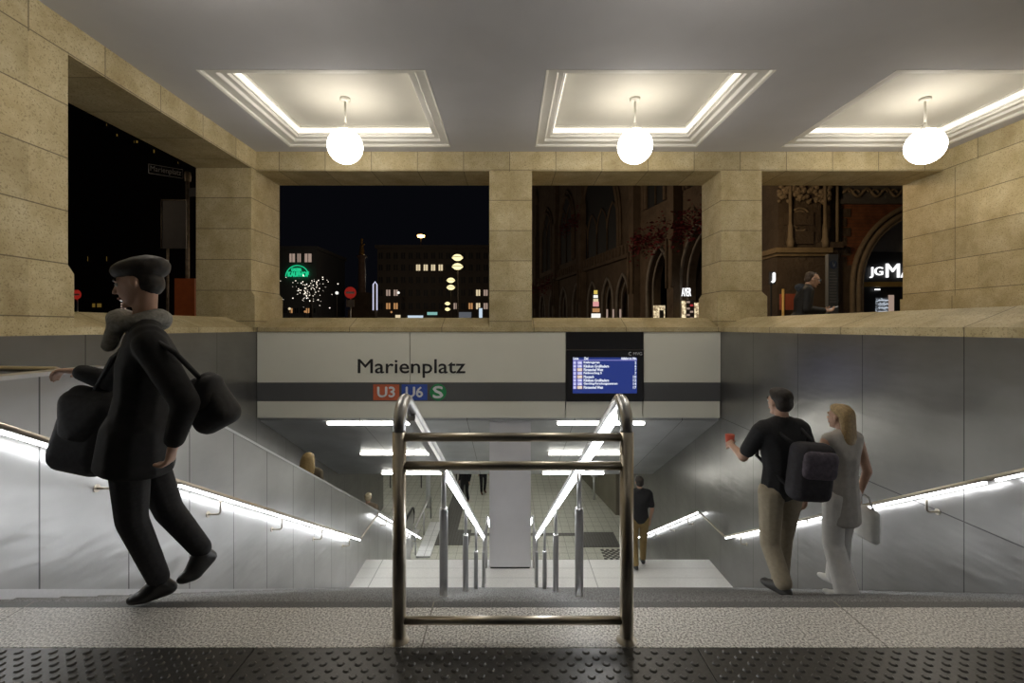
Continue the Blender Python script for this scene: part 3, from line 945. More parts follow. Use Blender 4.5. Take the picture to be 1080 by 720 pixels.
def person(J, face, up=(0, 0, 1), s=1.0, label='', vox=.012, skin=SKIN, cut=None, group=None,
           top=None, trousers=None, shoes=None, hands=(), sleeves='long', top_hem=.0, hair=None, hairmat=DARKHAIR,
           bald=False, legr=1.0, topr=1.0, name='person', bodyfwd=None, hand_s=1.0):
    """J: joints in world space. hp, ch, nk, hd, sR eR wR, sL eL wL, hR kR aR, hL kL aL, tR tL (toes)"""
    J = {k: Vector(v) for k, v in J.items()}
    base = (J['aR'] + J['aL']) / 2
    root = empty(name, (base.x, base.y, min(J['aR'].z, J['aL'].z) - .08 * s))
    tag(root, label, 'person', group)
    inv = Matrix.Translation(-root.location)
    A = frame(face, up)
    B = frame(bodyfwd or face, J['ch'] - J['hp'])
    par = lambda o: local(o, root)
    cap = lambda a, ra, b, rb: [(J[a], ra * s, None), (J[b], rb * s, None)]
    torso = lambda g: [
        [(J['hp'], (.155 * s + g, .105 * s + g, .11 * s + g), B), ((J['hp'] + J['ch']) / 2, (.135 * s + g, .095 * s + g, .12 * s), B)],
        [((J['hp'] + J['ch']) / 2, (.135 * s + g, .095 * s + g, .12 * s), B), (J['ch'], (.165 * s + g, .11 * s + g, .12 * s + g), B)],
        [(J['ch'], (.16 * s + g, .11 * s + g, .12 * s + g), B), (J['sR'] * .8 + J['nk'] * .2, .06 * s + g, None), (J['sL'] * .8 + J['nk'] * .2, .06 * s + g, None)],
        [(J['sR'] * .7 + J['nk'] * .3, .05 * s + g, None), (J['sL'] * .7 + J['nk'] * .3, .05 * s + g, None), (J['nk'], .052 * s + g, None)]]
    pr = torso(0)
    pr += [[(J['nk'], .054 * s, None), (J['hd'] - A @ Vector((0, .02, .05)) * s, .05 * s, None)]]
    pr += head_prims(J['hd'], A, s)
    for q in 'RL':
        pr += [cap('s' + q, .052, 'e' + q, .040), cap('e' + q, .040, 'w' + q, .026)]
        pr += [cap('h' + q, .085 * legr, 'k' + q, .056 * legr), cap('k' + q, .054 * legr, 'a' + q, .036)]
        pr += [[(J['a' + q], .036 * s, None), (J['t' + q], .028 * s, None)]]
    for w, d, n, curl, side in hands:
        pr += hand_prims(J[w], d, n, s * hand_s, curl, side)
    body = melt('body', pr, vox * .72, skin); par(body)
    # eyes and mouth
    P = lambda x, y, z: J['hd'] + A @ Vector((x * s, y * s, z * s))
    for sx_ in (-1, 1):
        bm = BM(); bmesh.ops.create_uvsphere(bm, u_segments=10, v_segments=8, radius=.011 * s)
        for v in bm.verts: v.co = v.co + P(.029 * sx_, .080, .012)
        e_ = par(new_obj('eye', bm, EYEW, None, True))
        bm = BM(); bmesh.ops.create_uvsphere(bm, u_segments=8, v_segments=6, radius=.006 * s)
        for v in bm.verts: v.co = v.co + P(.029 * sx_, .0875, .012)
        q = new_obj('iris', bm, DARKHAIR, e_, True)
        bm = BM(); tube(bm, [P(.012 * sx_, .094, .034), P(.03 * sx_, .090, .038), P(.046 * sx_, .076, .032)], .0045 * s, 6); par(new_obj('eyebrow', bm, hairmat))
    bm = BM(); tube(bm, [P(-.024, .083, -.054), P(-.01, .096, -.052), P(.01, .096, -.052), P(.024, .083, -.054)], [.003 * s, .006 * s, .006 * s, .003 * s], 8); par(new_obj('mouth', bm, LIP))
    if hair:
        hp_ = []
        for h in hair: hp_.append([(P(*c), tuple(v * s for v in r), A) for c, r in h])
        par(melt('hair', hp_, vox * .7, hairmat, None, 2))
    if trousers:
        m_, wd = trousers
        pt = [[(J['hp'], (.165 * s, .118 * s, .09 * s), B), (J['hR'], .09 * s * legr, None), (J['hL'], .09 * s * legr, None)]]
        for q in 'RL':
            pt += [[(J['h' + q], .098 * s * legr, None), (J['k' + q], (.066 + wd * .4) * s * legr, None)], [(J['k' + q], (.066 + wd * .4) * s * legr, None), (J['a' + q] + Vector((0, 0, .03 * s)), (.046 + wd) * s, None)]]
        par(melt('trousers', pt, vox, m_))
    if top:
        pt = torso(.018 * s * topr)
        if top_hem:
            dn = (J['hp'] - J['ch']).normalized()
            mid = (J['hR'] + J['hL']) / 2
            pt.append([(J['hp'], (.17 * s * topr, .13 * s * topr, .1 * s), B), (mid + Vector((0, 0, -top_hem)), (.18 * s * topr, .15 * s * topr, .04 * s), B)])
        for q in 'RL':
            if sleeves == 'long':
                pt += [[(J['s' + q], .066 * s * topr, None), (J['e' + q], .054 * s * topr, None)], [(J['e' + q], .054 * s * topr, None), (J['w' + q].lerp(J['e' + q], .08), .040 * s * topr, None)]]
            elif sleeves == 'short':
                pt += [[(J['s' + q], .068 * s, None), (J['s' + q].lerp(J['e' + q], .75), .060 * s, None)]]
            else:
                pt += [[(J['s' + q].lerp(J['nk'], .2), .066 * s, None)]]
        par(melt(top[1], pt, vox, top[0]))
    if shoes:
        for q in 'RL':
            a, t = J['a' + q], J['t' + q]
            d = (t - a); d.z = 0; d = d.normalized() if d.length > 1e-3 else Vector((0, 1, 0))
            F_ = frame(t - a + Vector((0, 0, .0)), (0, 0, 1)) if abs((t - a).normalized().z) < .95 else None
            heel = a - d * .04 * s + Vector((0, 0, -.035 * s))
            o = melt('shoe', [[(heel, (.04 * s, .045 * s, .032 * s), F_), (a + Vector((0, 0, .0)), .045 * s, None), (t, (.045 * s, .05 * s, .03 * s), F_)],
                              [(heel, (.04 * s, .045 * s, .035 * s), F_), (t + d * .03 * s, (.04 * s, .05 * s, .026 * s), F_)]], vox, shoes)
            par(o)
    return root

def std(x, y, z, s=1.0, yaw=0.0, step=0.0, **over):
    """standing or walking joints, facing +Y turned by yaw; step = stride half length"""
    b = dict(hp=(0, 0, .96), ch=(0, .0, 1.27), nk=(0, -.01, 1.47), hd=(0, .02, 1.62),
             sR=(.19, 0, 1.41), eR=(.235, -.04, 1.13), wR=(.22, .06, .90), sL=(-.19, 0, 1.41), eL=(-.235, -.04, 1.13), wL=(-.22, .06, .90),
             hR=(.095, 0, .92), kR=(.10, .03 + step * .5, .50), aR=(.10, step, .09), tR=(.11, step + .14, .035),
             hL=(-.095, 0, .92), kL=(-.10, .05 - step * .35, .50), aL=(-.10, -step, .09), tL=(-.11, -step + .14, .035))
    b.update(over)
    c, q = math.cos(yaw), math.sin(yaw)
    return {k: Vector((x + (v[0] * c - v[1] * q) * s, y + (v[0] * q + v[1] * c) * s, z + v[2] * s)) for k, v in b.items()}

SHORT = [[((0, -.025, .05), (.083, .088, .078)), ((0, .03, .085), (.06, .05, .038))], [((0, -.05, .0), (.076, .06, .07))]]
CLOTH_BLACK = simple('black_wool', (0.012, 0.012, 0.013), 0.85, 0, 0.3, 30)
CLOTH_BLACK2 = simple('black_denim', (0.016, 0.016, 0.018), 0.8, 0, 0.3, 60)
BAG = simple('black_bag_cloth', (0.02, 0.02, 0.022), 0.75, 0, 0.3, 40)

# --- man in black striding left across the stair head
Yp = 2.33
q = lambda x, y, Y=Yp: at(x, y, Y)
J = dict(hp=q(146, 450, 2.40), ch=q(158, 385, 2.40), nk=q(152, 342, 2.40), hd=q(147, 300, 2.39),
         sL=q(158, 364, 2.22), eL=q(196, 425, 2.18), wL=q(183, 466, 2.18),
         sR=q(148, 364, 2.60), eR=q(116, 402, 2.64), wR=q(84, 392, 2.60),
         hR=q(150, 470, 2.48), kR=q(178, 538, 2.50), aR=q(212, 584, 2.50), tR=q(203, 606, 2.46),
         hL=q(136, 470, 2.32), kL=q(139, 548, 2.31), aL=q(167, 615, 2.39), tL=q(153, 629, 2.36))
man = person(J, (-.93, -.28, -.22), (-.25, 0, 1), 1.0, 'man in black coat with grey scarf and shoulder bags striding left beside the handrail', .011,
             top=(CLOTH_BLACK, 'coat'), trousers=(CLOTH_BLACK2, 0.006), shoes=simple('black_leather', (0.015, 0.015, 0.015), 0.4), top_hem=.10,
             hands=[('wL', (-.2, 0, -1), (-1, -.1, .1), .7, 1), ('wR', (-1, -.1, .1), (0, -.1, -1), .6, -1)],
             hair=SHORT, topr=1.12, bodyfwd=(-.95, -.25, 0))
H = J['hd']; A_ = frame((-.93, -.28, -.22), (-.25, 0, 1))
par = lambda o: local(o, man)
# flat cap
P = lambda x, y, z: H + A_ @ Vector((x, y, z))
par(melt('hair', [[(P(0, -.04, .07), (.10, .115, .07), A_), (P(0, .02, .08), (.085, .09, .05), A_)]], .01, DARKHAIR, None, 3))
# scarf
sc1 = []
N_ = J['nk']
for k in range(12):
    a = 2 * PI * k / 12; b = 2 * PI * (k + 1) / 12
    sc1.append([(N_ + Vector((.095 * math.cos(a) - .02, .10 * math.sin(a), .02 + .02 * math.cos(a * 2))), .042, None), (N_ + Vector((.095 * math.cos(b) - .02, .10 * math.sin(b), .02 + .02 * math.cos(b * 2))), .042, None)])
sc1.append([(N_ + Vector((-.07, -.08, 0)), .04, None), (N_ + Vector((-.075, -.12, -.10)), .034, None)])
par(melt('scarf', sc1, .012, simple('grey_wool_scarf', (0.26, 0.25, 0.22), 0.9, 0, 0.3, 50)))
# bags worn by the man, things of their own
def bag(name, x0, y0, x1, y1, Y, tilt, lab, mat, strap_pts, depth=.11):
    c = at((x0 + x1) / 2, (y0 + y1) / 2, Y)
    k = Y / F
    e = empty(name, c)
    w_, h_ = (x1 - x0) * k / 2, (y1 - y0) * k / 2
    Rm = Matrix.Rotation(tilt, 3, 'Y')
    o = melt('pouch', [[(c + Rm @ Vector((-w_ * .6, 0, -h_ * .55)), (w_ * .4, depth, h_ * .42), Rm), (c + Rm @ Vector((w_ * .6, 0, -h_ * .55)), (w_ * .4, depth, h_ * .42), Rm), (c + Rm @ Vector((-w_ * .55, 0, h_ * .6)), (w_ * .35, depth * .7, h_ * .35), Rm), (c + Rm @ Vector((w_ * .55, 0, h_ * .6)), (w_ * .35, depth * .7, h_ * .35), Rm)]], .012, mat)
    local(o, e)
    o2 = melt('flap', [[(c + Rm @ Vector((-w_ * .6, -.008, h_ * .55)), (w_ * .42, depth * .8, h_ * .3), Rm), (c + Rm @ Vector((w_ * .6, -.008, h_ * .55)), (w_ * .42, depth * .8, h_ * .3), Rm), (c + Rm @ Vector((0, -.012, -h_ * .1)), (w_ * .8, depth * 1.02, h_ * .1), Rm)]], .012, mat)
    local(o2, e)
    bm = BM(); tube(bm, strap_pts, .012, 8); local(new_obj('strap', bm, mat), e)
    tag(e, lab, 'bag')
bag('shoulder_bag', 200, 392, 243, 456, 2.33, R(-28), 'black shoulder bag swinging behind the back of the man in black', BAG, [at(212, 400, 2.3), at(185, 372, 2.18), at(160, 356, 2.2), at(146, 372, 2.22)], .09)
bag('holdall', 62, 405, 122, 502, 2.62, R(12), 'large black holdall hanging in front of the man in black', BAG, [at(100, 412, 2.6), at(118, 378, 2.55), at(146, 354, 2.5), at(160, 372, 2.48)], .10)

def step_z(y): return -(math.floor((y - Y0) / TR) + 1) * RI if y > Y0 else 0

# --- man with backpack and woman in pale dress, walking down on the right
Ym = 3.98; xm = (824 - VX) * Ym / F; zm = step_z(Ym)
J = std(xm, Ym, zm, 1.03, R(12), .13,
        eL=(-.27, .10, 1.18), wL=(-.22, .30, 1.22), eR=(.25, -.06, 1.13), wR=(.24, .02, .88))
J['aL'].z = step_z(J['aL'].y) + .09; J['tL'].z = J['aL'].z - .055
man2 = person(J, (-.25, 1, -.1), (0, 0, 1), 1.03, 'dark-haired man in black t-shirt and beige trousers seen from behind going downstairs', .012,
              top=(simple('black_cotton', (0.018, 0.018, 0.02), 0.85, 0, .2, 40), 'tee_shirt'), sleeves='short', trousers=(simple('beige_chino', (0.34, 0.29, 0.21), 0.85, 0, .1, 30), 0.022),
              shoes=simple('dark_suede', (0.03, 0.028, 0.025), 0.6), hands=[('wL', (.1, 1, .3), (.6, 0, -.5), .9, 1), ('wR', (0, .1, -1), (-1, 0, 0), .5, -1)], hair=SHORT)
e = empty('backpack', (J['ch'].x, J['ch'].y - .22, J['ch'].z - .3))
c = J['ch'] + Vector((.09, -.24, -.12)); RB = frame((-.2, 1, 0), (.12, 0, 1))
o = melt('pouch', [[(c + RB @ Vector((sx_ * .10, 0, zz)), (.07, .10, .07), RB) for sx_ in (-1, 1) for zz in (-.17, .15)]], .012, simple('dark_backpack_cloth', (0.022, 0.020, 0.026), 0.75, 0, .3, 30)); local(o, e)
o = melt('front_pocket', [[(c + RB @ Vector((sx_ * .10, -.085, zz)), (.05, .04, .05), RB) for sx_ in (-1, 1) for zz in (.0, .12)]], .01, simple('plum_pocket_cloth', (0.10, 0.085, 0.11), 0.75, 0, .3, 30)); o['label'] = 'plum grey front pocket'; local(o, e)
for sx_ in (-1, 1):
    bm = BM(); tube(bm, [c + RB @ Vector((sx_ * .10, .06, .17)), J['ch'] + Vector((sx_ * .12, -.02, .19)), J['ch'] + Vector((sx_ * .12, .14, .08)), J['ch'] + Vector((sx_ * .14, .12, -.1)), c + RB @ Vector((sx_ * .12, .08, -.15))], .016, 8)
    local(new_obj('strap', bm, BAG), e)
tag(e, 'black and plum backpack on the back of the man in beige trousers', 'backpack')
bm = BM(); lathe(bm, [(0, 0), (.032, 0), (.040, .11), (.034, .11), (0, .10)], 16, J['wL'] + Vector((.02, .09, -.03)))
tag(new_obj('paper_cup', bm, simple('red_paper', (0.55, 0.09, 0.05), 0.5)), 'small red cup in the left hand of the man with the backpack', 'cup')

Yw = 4.12; xw = (888 - VX) * Yw / F; zw = step_z(Yw)
J = std(xw, Yw, zw, .94, R(18), .12, eL=(-.24, .02, 1.13), wL=(-.20, .18, .96), eR=(.25, -.05, 1.13), wR=(.26, .04, .88))
J['aL'].z = step_z(J['aL'].y) + .085; J['tL'].z = J['aL'].z - .05
BL = simple('blond_hair', (0.42, 0.30, 0.15), 0.6, 0, .25, 60)
wom = person(J, (-.5, 1, -.1), (0, 0, 1), .94, 'fair-haired woman in pale grey dress over white flared trousers going downstairs', .012,
             top=(simple('pale_grey_linen', (0.42, 0.40, 0.37), 0.85, 0, .1, 20), 'dress'), sleeves='none', top_hem=.22, trousers=(simple('white_linen', (0.66, 0.65, 0.63), 0.85, 0, .08, 20), 0.055),
             shoes=simple('white_shoe_leather', (0.6, 0.6, 0.58), 0.5), hands=[('wL', (.1, .5, -1), (.6, 0, 0), .5, 1), ('wR', (0, .1, -1), (-1, 0, 0), .5, -1)],
             hair=SHORT + [[((0, -.06, .03), (.088, .06, .08)), ((0, -.085, -.17), (.085, .04, .09))]], hairmat=BL, topr=.95)
# white cloth bag on her arm
e = empty('tote_bag', (J['wR'].x + .06, J['wR'].y, J['wR'].z - .35))
c = J['wR'] + Vector((.07, 0, -.22)); WH = simple('white_tote_cloth', (0.72, 0.72, 0.70), 0.8, 0, .05, 20)
local(melt('pouch', [[(c + Vector((0, sy * .10, zz)), (.035, .04, .04), None) for sy in (-1, 1) for zz in (-.13, .08)]], .01, WH), e)
bm = BM(); tube(bm, [c + Vector((0, -.09, .1)), c + Vector((-.02, -.05, .22)), J['wR'] + Vector((0, 0, .03)), c + Vector((-.02, .05, .22)), c + Vector((0, .09, .1))], .008, 8); local(new_obj('handle', bm, WH), e)
tag(e, 'white cloth bag hanging from the right hand of the fair-haired woman', 'bag')

# --- man in black t-shirt on the landing
J = std(2.70, 10.02, LZ, 1.08, R(0), .12)
person(J, (0, 1, -.15), (0, 0, 1), 1.08, 'man in black t-shirt and ochre trousers walking away on the landing behind the gate', .018,
       top=(CLOTH_BLACK2, 'tee_shirt'), sleeves='short', trousers=(simple('ochre_trousers', (0.26, 0.18, 0.07), 0.85, 0, .1, 20), 0.012), shoes=simple('dark_shoe', (0.03, 0.03, 0.03), 0.5),
       hands=[('wL', (0, .1, -1), (1, 0, 0), .5, 1), ('wR', (0, .1, -1), (-1, 0, 0), .5, -1)], hair=SHORT, topr=1.35)
# --- two people on the escalator
LB = [[((0, -.03, .04), (.11, .115, .10))], [((0, -.06, 0), (.125, .085, .09)), ((0, -.08, -.2), (.14, .07, .09))]]
n_e = lambda y: -(-HZ) * (math.floor((y - ye0) / ((ye1 - ye0) / 30)) + 1) / 30
for y_, x_, lab, hm, tp, sc0 in ((9.2, -3.82, 'person with long golden hair riding down the escalator, nearest one', simple('golden_hair', (0.34, 0.24, 0.10), 0.6, 0, .3, 60), (0.10, 0.08, 0.05), 1.11),
                            (13.2, -3.85, 'person with pale hair and brown jacket riding down the escalator, farther one', simple('pale_hair', (0.45, 0.38, 0.25), 0.6, 0, .2, 60), (0.16, 0.12, 0.08), 1.14)):
    J = std(x_, y_, HZ * (math.floor((y_ - ye0) / ((ye1 - ye0) / 30)) + 1) / 30, sc0)
    person(J, (0, 1, -.1), (0, 0, 1), sc0, lab, .018, top=(simple('brown_jacket_cloth', tp, .8, 0, .2, 30), 'jacket'), trousers=(CLOTH_BLACK2, .01), shoes=CLOTH_BLACK,
           hands=[('wL', (0, .1, -1), (1, 0, 0), .5, 1), ('wR', (0, .1, -1), (-1, 0, 0), .5, -1)], hair=LB if sc0 < 1.12 else SHORT, hairmat=hm, top_hem=.05)
# --- two people in the hall, legs in view below the ceiling edge
for x_, y_, yaw, lab in ((-1.85, 20.2, 160, 'left one of two people in black trousers in the lower hall'), (-1.15, 21.3, 200, 'right one of two people in black trousers in the lower hall, nearer the column')):
    J = std(x_, y_, HZ, 1.0, R(yaw), .10)
    f_ = Matrix.Rotation(R(yaw), 3, 'Z') @ Vector((0, 1, 0))
    person(J, f_, (0, 0, 1), 1.0, lab, .02, top=(CLOTH_BLACK, 'jacket'), trousers=(CLOTH_BLACK2, .012), shoes=simple('brown_shoe', (0.12, 0.06, 0.04), 0.5), hair=SHORT,
           hands=[('wL', (0, .1, -1), (1, 0, 0), .5, 1), ('wR', (0, .1, -1), (-1, 0, 0), .5, -1)])

# --- man with glasses behind the parapet looking at his phone
Yg = 8.62; sg_ = 1.16
xg = (845 - VX) * Yg / F
f_ = Vector((.93, -.32, 0))
yw = math.atan2(f_.y, f_.x) - PI / 2
J = std(xg, Yg, G, sg_, yw, .02,
        ch=(0, .03, 1.24), nk=(0, .075, 1.42), hd=(0, .15, 1.545), sR=(.20, .05, 1.35), sL=(-.20, .05, 1.35),
        eR=(.25, .02, 1.08), wR=(.14, .27, 1.06), eL=(-.25, .02, 1.08), wL=(-.10, .28, 1.07))
man3 = person(J, (.93, -.32, -.55), (.35, -.1, 1), sg_, 'man with glasses in a black hooded jacket bent over his phone behind the right parapet', .012,
              skin=simple('ruddy_skin', (0.55, 0.33, 0.22), 0.5, 0, .05, 20), top=(simple('black_jacket_cloth', (0.009, 0.008, 0.008), 0.7, 0, .3, 25), 'jacket'), top_hem=.02, trousers=(CLOTH_BLACK2, .01), shoes=CLOTH_BLACK,
              hands=[('wR', f_ + Vector((0, 0, .1)), (-.3, -.3, 1), .5, -1), ('wL', f_ + Vector((0, 0, .1)), (-.2, .4, 1), .6, 1)],
              hair=[[((0, -.045, .04), (.082, .075, .075)), ((0, .0, .085), (.05, .045, .03))], [((0, -.06, -.01), (.074, .05, .06))]], hairmat=simple('brown_hair', (0.07, 0.045, 0.03), .6, 0, .3, 60), topr=1.25)
H = J['hd']; A_ = frame((.93, -.32, -.55), (.35, -.1, 1)); P = lambda x, y, z: H + A_ @ (Vector((x, y, z)) * sg_)
bm = BM()
for sx_ in (-1, 1):
    pts = [P(.031 * sx_ + .024 * math.cos(a), .102, .012 + .018 * math.sin(a)) for a in [2 * PI * k / 16 for k in range(17)]]
    tube(bm, pts, .0035, 6)
    tube(bm, [P(.055 * sx_, .100, .016), P(.078 * sx_, .06, .016), P(.08 * sx_, -.01, .012)], .0032, 6)
tube(bm, [P(-.008, .104, .014), P(.008, .104, .014)], .0032, 6)
local(new_obj('glasses', bm, simple('grey_glasses_frame', (0.12, 0.15, 0.18), .4)), man3)
hd_ = melt('hood', [[(J['nk'] - f_ * .10 + Vector((0, 0, .02)), (.10, .10, .07), None), (J['nk'] - f_ * .04 + Vector((0, 0, -.03)), (.13, .13, .06), None)]], .012, simple('hood_cloth', (0.03, 0.035, 0.045), .8, 0, .2, 30))
local(hd_, man3)
c = (J['wR'] + J['wL']) / 2 + f_ * .17 + Vector((0, 0, .05))
bm = BM(); Rm = Matrix.Translation(c) @ frame(f_, (-.35, .1, 1)).to_4x4(); box(bm, -.04, .04, -.08, .08, -.005, .005, 0, Rm); o = new_obj('mobile_phone', bm, simple('phone_case', (.35, .35, .36), .4))
bm = BM(); box(bm, -.035, .035, -.07, .07, .0055, .0065, 0, Rm); new_obj('screen', bm, emit('phone_screen', (.9, .85, .8), .7), o)
tag(o, 'slim phone held by the man with glasses', 'phone')

# ================================================================== THE SQUARE AT NIGHT
GS = NT('gothic_stone')
n1 = GS.noise(1.1, 6, .65); n2 = GS.noise(7, 4, .7)
GS.base(GS.mix(n2, GS.ramp(n1, [(.3, (.045, .032, .022)), (.7, (.17, .125, .085))]), (.10, .07, .045), 'MIX')); GS.set(.85)
GS.bump(n2, .8, .08); GS = GS.m
GSD = simple('near_black_stone', (.035, .028, .022), .9, 0, .4, 3)  # near-black tone shared by the passage, posts and branches
BR = NT('dark_brick'); X_ = BR.xyz()
j1 = BR.line(X_[2], .12, 0, .02); BR.base(BR.mix(BR.m_('MULTIPLY', j1, .6), BR.ramp(BR.noise(4, 4), [(.3, (.16, .055, .022)), (.7, (.30, .11, .045))]), (.10, .06, .04))); BR.set(.85); BR = BR.m
GLASS = simple('dark_window_glass', (.015, .016, .018), .6)
LITW = emit('lit_window_warm', (1, .82, .52), .75); LITO = emit('lit_window_orange', (1, .5, .2), .45); LITC = emit('lit_shop_white', (1, .98, .92), 1.0)
LITP = emit('lit_window_pink', (.85, .62, .5), .4)
SIGNW = emit('white_shop_letters', (1, 1, 1), 1.6); GREEN = emit('green_neon', (.02, .75, .33), .8)
FLOW = simple('dark_red_geraniums', (.16, .02, .025), .8, 0, .7, 12)
BRASS = simple('brass', (.65, .45, .15), .45, .3)

def facade_matrix(p, d, z=0):
    """local x runs along d, local -y faces the square"""
    d = Vector((d[0], d[1], 0)).normalized()
    return Matrix.Translation((p[0], p[1], z)) @ Matrix(((d.x, d.y, 0, 0), (d.y, -d.x, 0, 0), (0, 0, 1, 0), (0, 0, 0, 1)))
def place(o, mtx):
    o.data.transform(mtx)
    if mtx.determinant() < 0: o.data.flip_normals()
    return o

def pointed(cx, w, zs, k=1.15, n=8):
    """points of a pointed arch from left spring to right spring; k = radius / width"""
    r = w * k; pts = []
    cl, cr = cx - w / 2 + r, cx + w / 2 - r
    a1 = math.acos((cl - cx) / r)
    for i in range(n + 1):
        a = PI - a1 * 1.0 * i / n
        pts.append((cl + r * math.cos(PI - (a1) * i / n), zs + r * math.sin(a1 * i / n)))
    # right half mirrored
    right = [(2 * cx - x, z) for x, z in pts[:-1]][::-1]
    return pts + right
def arch_wall(bm, x0, x1, z0, z1, y0, y1, cx, w, zs, k=1.0):
    """a wall piece with one pointed opening cut through it"""
    pts = pointed(cx, w, zs, k)
    box(bm, x0, cx - w / 2, y0, y1, z0, z1); box(bm, cx + w / 2, x1, y0, y1, z0, z1)
    for (xa, za), (xb, zb) in zip(pts, pts[1:]):
        if abs(xa - xb) < 1e-5: continue
        prism_xz(bm, [(xa, za), (xb, zb), (xb, z1), (xa, z1)], y0, y1)
def arch_rib(bm, cx, w, zs, zb, y, r, k=1.0):
    pts = [(cx - w / 2, zb)] + pointed(cx, w, zs, k) + [(cx + w / 2, zb)]
    tube(bm, [(x, y, z) for x, z in pts], r, 6)

# town hall side wing running away to the left
MW = facade_matrix((10.9, 20), (-.196, 1))
hall = empty('town_hall', (10.9, 20, G)); tag(hall, 'dark gothic town hall with pointed arcades and flower balconies across the square', 'building')
def hp_(name, bm, mat, lab=None, m=MW, par=hall):
    o = new_obj(name, bm, mat); place(o, m); local(o, par)
    if lab: o['label'] = lab
    return o
Zc = EYE + 4.9
ar = [(5.3, 3.4), (9.5, 2.9), (14.6, 2.1), (17.4, 2.1), (20.6, 2.1), (24.5, 2.3), (28.5, 2.3), (32.5, 2.3), (36.5, 2.3), (40.5, 2.3)]
bm = BM(); prev = 1.5
for i, (c_, w_) in enumerate(ar):
    nx = (c_ + w_ / 2 + (ar[i + 1][0] - ar[i + 1][1] / 2)) / 2 if i + 1 < len(ar) else 44
    arch_wall(bm, prev, nx, G, Zc if i > 1 else Zc + .9, 0, .9, c_, w_, EYE + (2.4 if i < 2 else 1.9), 1.05); prev = nx
hp_('arcade_wall', bm, GS)
for i, (c_, w_) in enumerate(ar):
    bm = BM(); arch_rib(bm, c_, w_, EYE + (2.4 if i < 2 else 1.9), G, -.03, .11, 1.05); arch_rib(bm, c_, w_ - .5, EYE + (2.4 if i < 2 else 1.9), G, .25, .07, 1.05)
    hp_('arch', bm, simple('pale_arch_stone', (.20, .18, .16), .8, 0, .2, 3) if i == 0 else bpy.data.materials['pale_arch_stone'])
bm = BM(); box(bm, 1.5, 44, 3.8, 4.2, G, 8); box(bm, 1.5, 44, .9, 3.8, Zc + .6, Zc + .7); hp_('passage', bm, GSD)
bm = BM(); box(bm, 1.5, 44, .02, 1.0, Zc + .9, 24); hp_('upper_wall', bm, GS)
bm = BM(); box(bm, 12.6, 44, -.35, .1, Zc - .12, Zc + .12); box(bm, 12.6, 44, -.2, .1, Zc + .12, Zc + .9)
for k in range(52): box(bm, 12.8 + k * .6, 13.0 + k * .6, -.32, -.2, Zc + .12, Zc + .8)
hp_('balcony', bm, GS)
for c_ in (2.6, 7.3, 12.3, 22.5, 30.5, 38.5):
    bm = BM(); box(bm, c_ - .35, c_ + .35, -.5, .1, G, 12); box(bm, c_ - .22, c_ + .22, -.36, .1, 12, 16)
    tube(bm, [(c_, -.2, 16), (c_, -.2, 18.2)], [.35, .02], 6); tube(bm, [(c_ - .3, -.55, EYE + 2.2), (c_ - .3, -.55, EYE + 5)], .09, 6); tube(bm, [(c_ + .3, -.55, EYE + 2.2), (c_ + .3, -.55, EYE + 5)], .09, 6)
    hp_('buttress', bm, GS)
# great traceried window over the balcony, then smaller ones
for c_, w_, zb, zs in ((19.5, 8.5, Zc + .9, Zc + 2.6), (5.0, 2.4, Zc + 2.6, Zc + 6), (9.8, 2.4, Zc + 2.6, Zc + 6), (27.5, 4.0, Zc + 1.4, Zc + 5), (34.5, 4.0, Zc + 1.4, Zc + 5)):
    bm = BM(); pts = [(c_ - w_ / 2, zb)] + pointed(c_, w_, zs, .75) + [(c_ + w_ / 2, zb)]
    prism_xz(bm, pts, -.02, .05); o = hp_('window', bm, GLASS)
    bm = BM(); arch_rib(bm, c_, w_, zs, zb, -.08, .16, .75); arch_rib(bm, c_, w_ + .8, zs, zb, -.08, .1, .75)
    n = 4 if w_ > 6 else 2
    for k in range(n): arch_rib(bm, c_ - w_ / 2 + (k + .5) * w_ / n, w_ / n, zs, zb, -.06, .07, 1.0)
    q_ = hp_('tracery', bm, GS); q_.parent = o; q_.matrix_parent_inverse = Matrix.Identity(4)
random.seed(3)
def flower_bank(u0, u1, z, d=.5, n=260):
    bm = BM(); pass
    for k in range(n):
        c = Vector((random.uniform(u0, u1), -.6 + random.gauss(0, .16), z + random.gauss(0, d * .5)))
        r = random.uniform(.05, .12); a = random.uniform(0, PI); t = Vector((math.cos(a), math.sin(a), random.uniform(-.5, .5))) * r
        b_ = t.orthogonal().normalized() * r
        vs = [bm.verts.new(c + p) for p in (t, b_, -t, -b_)]; bm.faces.new(vs)
    hp_('flower_bank', bm, FLOW)['kind'] = 'stuff'
flower_bank(3.0, 7.0, EYE + 5.3, .9, 420); flower_bank(7.6, 12.0, EYE + 5.3, .9, 420); flower_bank(22, 28, Zc + 4.5, .8, 300); flower_bank(30, 44, Zc - .4, .9, 420)
# lit shop fronts inside the arcade
def lit(name, a, b, Y, mat, par=hall, th=.1):
    p, r = at(a[0], b[1], Y), at(b[0], a[1], Y)
    bm = BM(); box(bm, p.x, r.x, Y, Y + th, p.z, r.z); o = new_obj(name, bm, mat)
    if par is not None: local(o, par)
    return o
shop = empty('jeweller_shop', (10, 28, G)); tag(shop, 'lit shop fronts with white letters inside the town hall arcade', 'shop')
DSP = NT('shop_display'); nn = DSP.noise(6, 3, .8); DSP.base((.3, .25, .2)); DSP.l(DSP.ramp(nn, [(.42, (.12, .07, .03)), (.62, (1, .85, .55))]), DSP.b.inputs['Emission Color']); DSP.b.inputs['Emission Strength'].default_value = .9; DSP = DSP.m
RD = emit('red_display', (.6, .05, .06), .6); DK = simple('dark_display', (.05, .05, .05), .5)
lit('shop_window', (689.5, 322), (701.5, 340), 29.5, DSP, shop)
